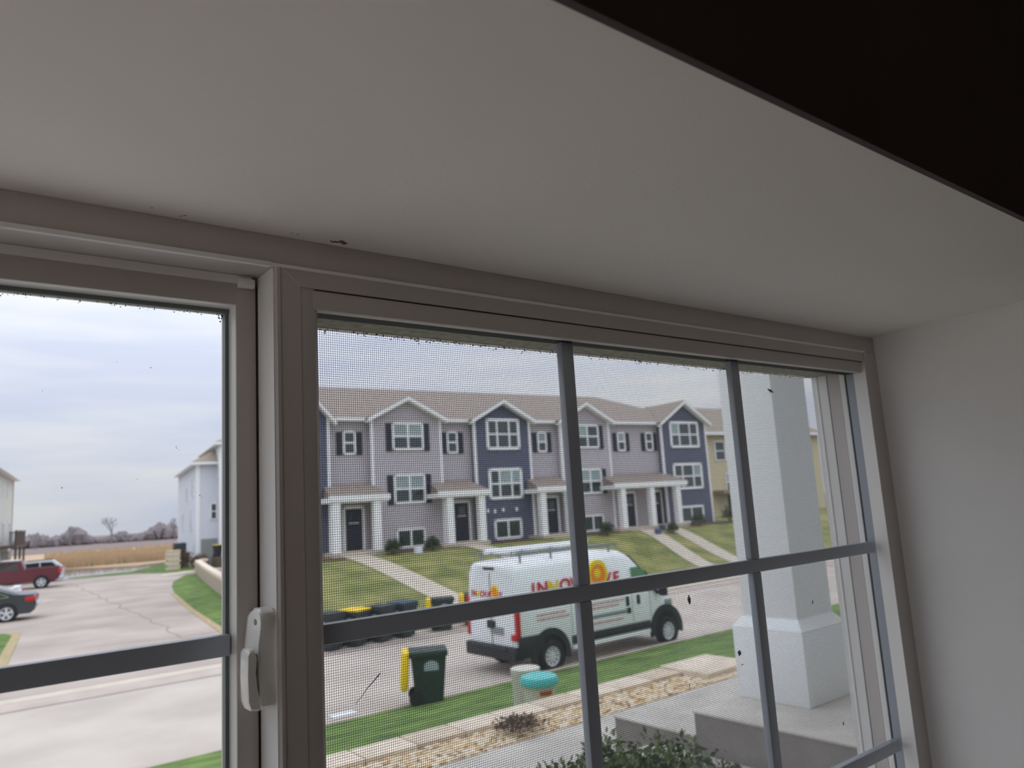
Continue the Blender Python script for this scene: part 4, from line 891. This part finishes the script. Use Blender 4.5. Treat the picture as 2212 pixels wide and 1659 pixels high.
sedan_p = [(2.35, 0.30), (2.42, 0.55), (2.30, 0.72), (1.25, 0.92), (0.55, 1.38), (-0.35, 1.46), (-0.95, 1.36), (-1.75, 1.06), (-2.28, 1.02), (-2.36, 0.92), (-2.42, 0.62), (-2.36, 0.38), (-2.2, 0.26), (2.2, 0.22)]
def sedan_x(root, paint=M_slate):
    for s in (1, -1):
        MB().bbox(-2.40, -2.02, s * 0.72 - 0.2 * (s < 0) , s * 0.72 + 0.2 * (s > 0), 0.74, 0.94, 0.03).build('taillight', M_red, root, smooth=30)
    MB().bbox(-2.50, -2.34, -0.8, 0.8, 0.60, 0.68, 0.02).build('bumper_trim', M_silver, root, smooth=30)
    o = MB()
    for s in (1, -1): o.bar((-1.45, s * 0.905, 0.95), (-1.25, s * 0.905, 0.98), 0.02); o.bar((-1.45, s * 0.905, 1.0), (-0.9, s * 0.905, 1.24), 0.025); o.bar((-0.9, s * 0.905, 1.24), (0.4, s * 0.905, 1.30), 0.025); o.bar((-1.45, s * 0.905, 0.97), (0.9, s * 0.905, 0.93), 0.025)
    o.build('window_trim', M_chrome, root)
    o = MB(); o.v = [(-0.98, -0.66, 1.375), (-0.98, 0.66, 1.375), (-1.74, 0.74, 1.085), (-1.74, -0.74, 1.085)]; o.f = [(0, 1, 2, 3)]; o.build('rear_window', M_cglass, root)
car('sedan', 'dark slate grey sedan with a red tail lamp parked beside the driveway', sedan_p, 1.80, M_slate, [([(-1.38, 0.97), (-0.92, 1.22), (-0.1, 1.30), (-0.1, 0.95)], M_cglass), ([(-0.02, 0.95), (-0.02, 1.30), (0.5, 1.26), (1.0, 0.93)], M_cglass)], 2.80, 0.34, 0.245, 5, place(3.5, 42.75, -1.40 * 1.13, 0.85 * 1.13), RZ, sedan_x, sc=1.13)
def coupe_x(root):
    sedan_x(root); MB().bbox(-2.34, -2.02, -0.78, 0.78, 1.10, 1.16, 0.02).build('spoiler', M_vanw, root, smooth=30)
car('sedan', 'white car with a rear spoiler parked behind the slate sedan', sedan_p, 1.80, M_vanw, [([(-1.38, 0.97), (-0.92, 1.22), (-0.1, 1.30), (-0.1, 0.95)], M_cglass)], 2.80, 0.34, 0.245, 5, place(4.0, 49.8, -1.75, 0.85), RZ, coupe_x)
tp = [(2.9, 0.42), (2.96, 0.75), (2.86, 1.12), (1.55, 1.22), (0.85, 1.88), (0.2, 1.96), (-0.62, 1.94), (-0.86, 1.30), (-2.86, 1.32), (-2.92, 1.15), (-2.90, 0.60), (-2.7, 0.48), (2.6, 0.42)]
def truck_x(root):
    for s in (1, -1): MB().bbox(-2.95, -2.72, s * 0.93 - 0.14 * (s < 0), s * 0.93 + 0.05, 0.92, 1.22, 0.02).build('taillight', M_red, root, smooth=30)
    MB().bbox(-3.10, -2.84, -0.95, 0.95, 0.50, 0.72, 0.03).build('rear_bumper', M_chrome, root, smooth=30)
    MB().box(-2.86, -0.95, -0.78, 0.78, 1.18, 1.325).build('cargo_bed', M_blk, root)
    o = MB()
    for s in (1, -1): o.bar((-2.84, s * 0.92, 1.335), (-0.90, s * 0.92, 1.335), 0.06)
    o.build('bed_rail', M_maroon, root)
    MB().bbox(-0.55, 0.55, -0.72, 0.72, 1.945, 1.975, 0.01).build('roof_sky_sheen', M_vanw, root)  # white slab paints the sky's reflection on the maroon cab roof
car('pickup_truck', 'maroon pickup truck with a chrome rear bumper parked at the left house', tp, 2.0, M_maroon, [([(-0.50, 1.34), (-0.42, 1.82), (0.12, 1.84), (0.12, 1.32)], M_cglass), ([(0.22, 1.32), (0.22, 1.84), (0.80, 1.78), (1.36, 1.28)], M_cglass)], 3.66, 0.41, 0.27, 5, place(7.62, 66.4, -1.95 * 1.08, 0.93 * 1.08), RZ, truck_x, 'truck', sc=1.08)
sp = [(2.3, 0.35), (2.36, 0.7), (2.2, 1.0), (1.2, 1.12), (0.5, 1.66), (-1.6, 1.72), (-2.2, 1.2), (-2.36, 1.0), (-2.34, 0.5), (-2.2, 0.32)]
def suv_x(root):
    for s in (1, -1): MB().bbox(-2.32, -2.1, s * 0.86 - 0.1 * (s < 0), s * 0.86 + 0.05, 0.92, 1.2, 0.02).build('taillight', M_red, root, smooth=30)
    o = MB()
    for s in (1, -1): o.bar((-1.5, s * 0.7, 1.78), (0.4, s * 0.7, 1.74), 0.05)
    o.build('roof_rail', M_blk, root)
car('suv', 'silver-white sport utility vehicle parked beyond the maroon pickup', sp, 1.9, M_silver, [([(-1.9, 1.18), (-1.5, 1.58), (-0.7, 1.62), (-0.7, 1.12)], M_cglass), ([(-0.6, 1.12), (-0.6, 1.62), (0.45, 1.56), (1.0, 1.08)], M_cglass)], 2.8, 0.37, 0.25, 5, place(9.9, 74.2, -2.3, 0.85), RZ, suv_x)

# ================================================================== HOUSES AROUND THE DRIVEWAY
RH = math.radians(-9.5)
wh = empty('white_house', (21.1, 76.5, 0), RH); tag(wh, 'tall white-sided house with a garage at the end of the driveway', 'house')
f = fn_for(wh)                                    # local x along the front (to the right), y away from us
f(MB().box(0, 7.5, 0, 18.7, 0, 9.75), 'wall_section', M_wsid)
f(MB().box(1.9, 14, -1.5, 12, 0, 11.3), 'wall_section', M_wsid)
def hip(fnn, x0, x1, y0, y1, z, rise, m, ov=0.5):
    o = MB(); x0 -= ov; x1 += ov; y0 -= ov; y1 += ov; k = min(x1 - x0, y1 - y0) / 2
    if x1 - x0 > y1 - y0: a, b = (x0 + k, (y0 + y1) / 2), (x1 - k, (y0 + y1) / 2)
    else: a, b = ((x0 + x1) / 2, y0 + k), ((x0 + x1) / 2, y1 - k)
    o.v = [(x0, y0, z), (x1, y0, z), (x1, y1, z), (x0, y1, z), (a[0], a[1], z + rise), (b[0], b[1], z + rise), (x0, y0, z - 0.25), (x1, y0, z - 0.25), (x1, y1, z - 0.25), (x0, y1, z - 0.25)]
    o.f = ([(0, 1, 5, 4), (1, 2, 5), (2, 3, 4, 5), (3, 0, 4)] if x1 - x0 > y1 - y0 else [(0, 1, 4), (1, 2, 5, 4), (2, 3, 5), (3, 0, 4, 5)]) 
    r = fnn(o, 'roof', m)
    o = MB(); o.box(x0 - 0.05, x1 + 0.05, y0 - 0.06, y1 + 0.06, z - 0.27, z - 0.02); fnn(o, 'eave_board', M_trim); return r
hip(f, 0, 7.5, 0, 18.7, 9.85, 2.4, M_shing2); hip(f, 1.9, 14, -1.5, 12, 11.6, 3.0, M_shing2)
f(MB().box(-0.05, 0.28, -0.05, 0.28, 0, 9.75), 'corner_board', M_trim); f(MB().box(-0.05, 0.25, 18.5, 18.75, 0, 9.75), 'corner_board', M_trim); f(MB().box(1.84, 2.1, -1.56, -1.3, 0, 11.3), 'corner_board', M_trim)
f(MB().box(0.42, 1.85, -0.07, 0.05, 0.1, 2.55), 'garage_door', M_grey)
hwin(None, f, 1.22, 1.86, 4.3, 5.9, 0, (1,), 2, 0.2)
fy = lambda mb, n, m, p=None, smooth=False: f(MBswap(mb), n, m, p, smooth)
def MBswap(mb): mb.v = [(y, x, z) for x, y, z in mb.v]; return mb
for a, z0, z1 in ((3.0, 6.6, 8.6), (8.5, 6.4, 7.8), (4.2, 3.4, 5.4), (12.5, 3.3, 5.2), (10.0, 1.2, 2.2)): hwin(None, fy, a, a + 1.1, z0, z1, 0, (1,), 2, 0.3)
hwin(None, fy, -1.1, -0.2, 8.3, 10.6, 1.9, (1,), 2, 0.3)
chs = empty('cream_house', (8.9 - 0.165 * 40, 107 - 0.986 * 40, 0), RH); tag(chs, 'cream-sided house with a brown wooden deck at the left edge', 'house')
f2 = fn_for(chs)                                  # wall facing us is local x = 0, running along +y
f2(MB().box(-9, 0, 0, 40, 0, 10.4), 'wall_section', M_csid)
f2(MB().box(-0.15, 0.06, 39.8, 40.06, 0, 10.4), 'corner_board', M_grey)
hip(f2, -9, 0, 0, 40, 10.55, 2.8, M_shing2, 0.65)
def f2y(mb, n, m, p=None, smooth=False): mb.v = [(-y, x, z) for x, y, z in mb.v]; return f2(mb, n, m, p, smooth)
for a in (18, 23, 28.0, 32.6): hwin(None, f2y, a, a + 0.9, 8.05, 9.95, 0, (1,), 2, 0.3)
for a in (29.5, 36.3): hwin(None, f2y, a, a + 1.5, 3.3, 5.4, 0, (0.5, 0.5), 1, 0.0)
f2(MB().box(-0.05, 0.06, 30.5, 34.6, 0.1, 2.3), 'garage_door', M_grey); f2(MB().box(-0.05, 0.06, 35.4, 39.4, 0.1, 2.3), 'garage_door', M_grey)
dk = f2(MB().box(0.0, 1.6, 26, 37.2, 2.70, 2.95), 'deck', M_dw)
o = MB(); o.box(1.5, 1.6, 26, 37.2, 4.3, 4.42); o.box(0, 1.6, 37.1, 37.2, 4.3, 4.42); f2(o, 'deck_rail', M_dw, dk)
for k in range(44): f2(MB().box(1.52, 1.58, 26.1 + 0.25 * k, 26.24 + 0.25 * k, 2.95, 4.32), 'baluster', M_dw, dk)
for k in range(7): f2(MB().box(0.1 + 0.22 * k, 0.2 + 0.22 * k, 37.12, 37.18, 2.95, 4.32), 'baluster', M_dw, dk)
for y in (27, 32, 37): f2(MB().box(1.4, 1.6, y, y + 0.2, 0, 4.5), 'deck_post', M_dw, dk)
# retaining walls of blocks by the white house
def block_wall(name, label, line, courses, bh, blen, dep):
    root = empty(name, (line[0][0], line[0][1], 0)); struct(root, label, 'wall'); me = MB().bbox(-blen / 2, blen / 2, -dep / 2, dep / 2, 0, bh, 0.02).mesh('block', M_stone3, 30); me2 = me.copy(); me2.materials.clear(); me2.materials.append(M_stone)
    for (ax, ay), (bx, by) in zip(line, line[1:]):
        d = Vector((bx - ax, by - ay)); n = max(1, int(d.length / (blen * 1.01))); a = math.atan2(d.y, d.x)
        for i in range(n):
            for c_ in range(courses):
                k = (i + 0.5 + (0.5 if c_ % 2 else 0)) / n
                ob = bpy.data.objects.new('block', me if c_ < courses - 1 else me2); COL.objects.link(ob); ob.parent = root
                ob.location = (ax + d.x * k - line[0][0], ay + d.y * k - line[0][1], 0.04 + c_ * bh * 1.01); ob.rotation_euler = (0, 0, a)
    return root
block_wall('drive_wall', 'curved tan block retaining wall beside the driveway lawn', [(19.6, 68.2), (18.5, 66.6), (16.1, 55.9), (14.25, 47.2), (13.2, 42.1), (12.5, 38.6)], 5, 0.20, 0.7, 0.45)
pier = empty('stone_pier', (18.55, 74.6, 0.0)); struct(pier, 'short stepped stone pier at the far end of the driveway', 'pier')
for k in range(8):
    ob = MB().bbox(-0.55, 0.55, -0.35, 0.35, 0, 0.215, 0.03).build('stone', (M_stone, M_stone2)[k % 2], pier, smooth=30); ob.location = (0.07 * (k % 2) - 0.03 * (k % 3), 0, 0.04 + k * 0.218)
for x, y, r, hh, lab in ((19.6, 75.6, 0.85, 1.7, 'brown leafless bush behind the stone pier'), (20.35, 72.6, 0.7, 1.2, 'low brown bush above the curved block wall'), (19.75, 70.2, 0.6, 1.0, 'small brown bush beside the curved wall end')):
    shrub('bare_bush', lab, (x, y, 0.04), r, hh, 900, M_brush, 0.16, cat='bush')
def simple_bin(x, y, s, m, ml, lab):
    r = bin_proto('wheeled_bin', m, ml, 0, False); r.location = (x, y, 0.9); r.scale = (s, s, s); tag(r, lab, 'bin'); return r
o = MB().box(21.6, 26.5, 70.0, 73.6, 0.0, 0.90); struct(o.build('terrace', M_soil), 'raised bed above the curved block wall', 'bed')
simple_bin(22.0, 73.0, 1.05, M_binD, M_yel, 'yellow-lidded bin in front of the white house garage'); simple_bin(22.95, 72.5, 1.25, M_binD, M_binD, 'large dark bin left of the grey-green one by the garage'); simple_bin(23.2, 70.9, 1.15, M_binG, M_binG, 'dark green bin nearest the window sash')
ac = empty('air_conditioner', (20.15, 78.6, 1.3)); tag(ac, 'dark blue-grey air conditioning unit beside the white house', 'appliance')
MB().bbox(-0.5, 0.5, -0.5, 0.5, 0, 1.0, 0.05).build('housing', M_binD, ac, smooth=30); MB().cyl((0, 0, 1.04), 'z', 0.42, 0.08, 20).build('fan_cap', M_silver, ac)
struct(MB().box(19.5, 20.8, 77.9, 79.3, 0, 1.3).build('terrace', M_soil), 'earth mound under the air conditioner', 'bed')

# ================================================================== HORIZON TREES
o = MB()
for k in range(1500):
    d = random.uniform(288, 330); a = math.radians(random.uniform(1, 24)); r = random.uniform(0.5, 1.3) * (1 + 0.35 * math.sin(a * 60) + 0.3 * math.sin(a * 143)); x, y = d * math.sin(a), d * math.cos(a)
    o.blob((x, y, r * 1.2), r, 1, 0.35, (1.3, 1, 1.6))
tag(o.build('tree_line', M_haze), 'hazy grey-brown belt of bare trees along the horizon', 'trees', kind='stuff')
def bare_tree(x, y, hgt, label, sprd=0.45):
    root = empty('bare_tree', (x, y, 0)); tag(root, label, 'tree', 'bare trees on the horizon')
    MB().bar((0, 0, 0), (0, 0, hgt * 0.5), hgt * 0.045).build('trunk', M_haze, root)
    o = MB()
    def br(p, d, l, w_, lv):
        q = p + d * l; o.bar(p, q, w_)
        if lv:
            for _ in range(3): br(q, (d + Vector((random.gauss(0, sprd), random.gauss(0, sprd), random.gauss(0.1, 0.25)))).normalized(), l * 0.7, w_ * 0.6, lv - 1)
    for _ in range(4): br(Vector((0, 0, hgt * random.uniform(0.3, 0.48))), Vector((random.gauss(0, sprd), random.gauss(0, sprd), 1)).normalized(), hgt * 0.22, hgt * 0.02, 3)
    o.build('branches', M_haze, root)
bare_tree(47.5, 262, 8.5, 'tall bare tree in the middle of the horizon line'); bare_tree(35.5, 255, 6, 'bare tree left of the tall one on the horizon'); bare_tree(60, 240, 6.5, 'wide bare tree close to the white house'); bare_tree(64, 235, 5.5, 'low bare tree touching the white house'); bare_tree(26.5, 250, 4.5, 'small bare tree above the maroon pickup')

# ------------------------------------------------------------------ bugs on the screen
for bx, bz, a, l, wd, legs, lab in BUGS:
    ob = bug('dead_insect', lab, 'insect', 0, 0, a, l, wd, legs); ob.location = (bx, SYY - 0.003, C + bz)
o = MB(); a = Vector((-0.010, 0, -0.008))
prev = Vector((0.0125, 0, 0.0095))
for k in range(8):
    c_ = prev + Vector((-0.0032, 0, -0.0025)) + Vector((random.gauss(0, .0003), 0, random.gauss(0, .0003))); o.bar(prev, c_, 0.0007 * (1 - k * 0.09)); prev = c_
ob = o.build('grass_stalk', M_bug); ob.location = (0.3172, SYY - 0.003, C + -0.1585); tag(ob, 'thin dark stalk stuck slanting in the screen above the street', 'stalk')
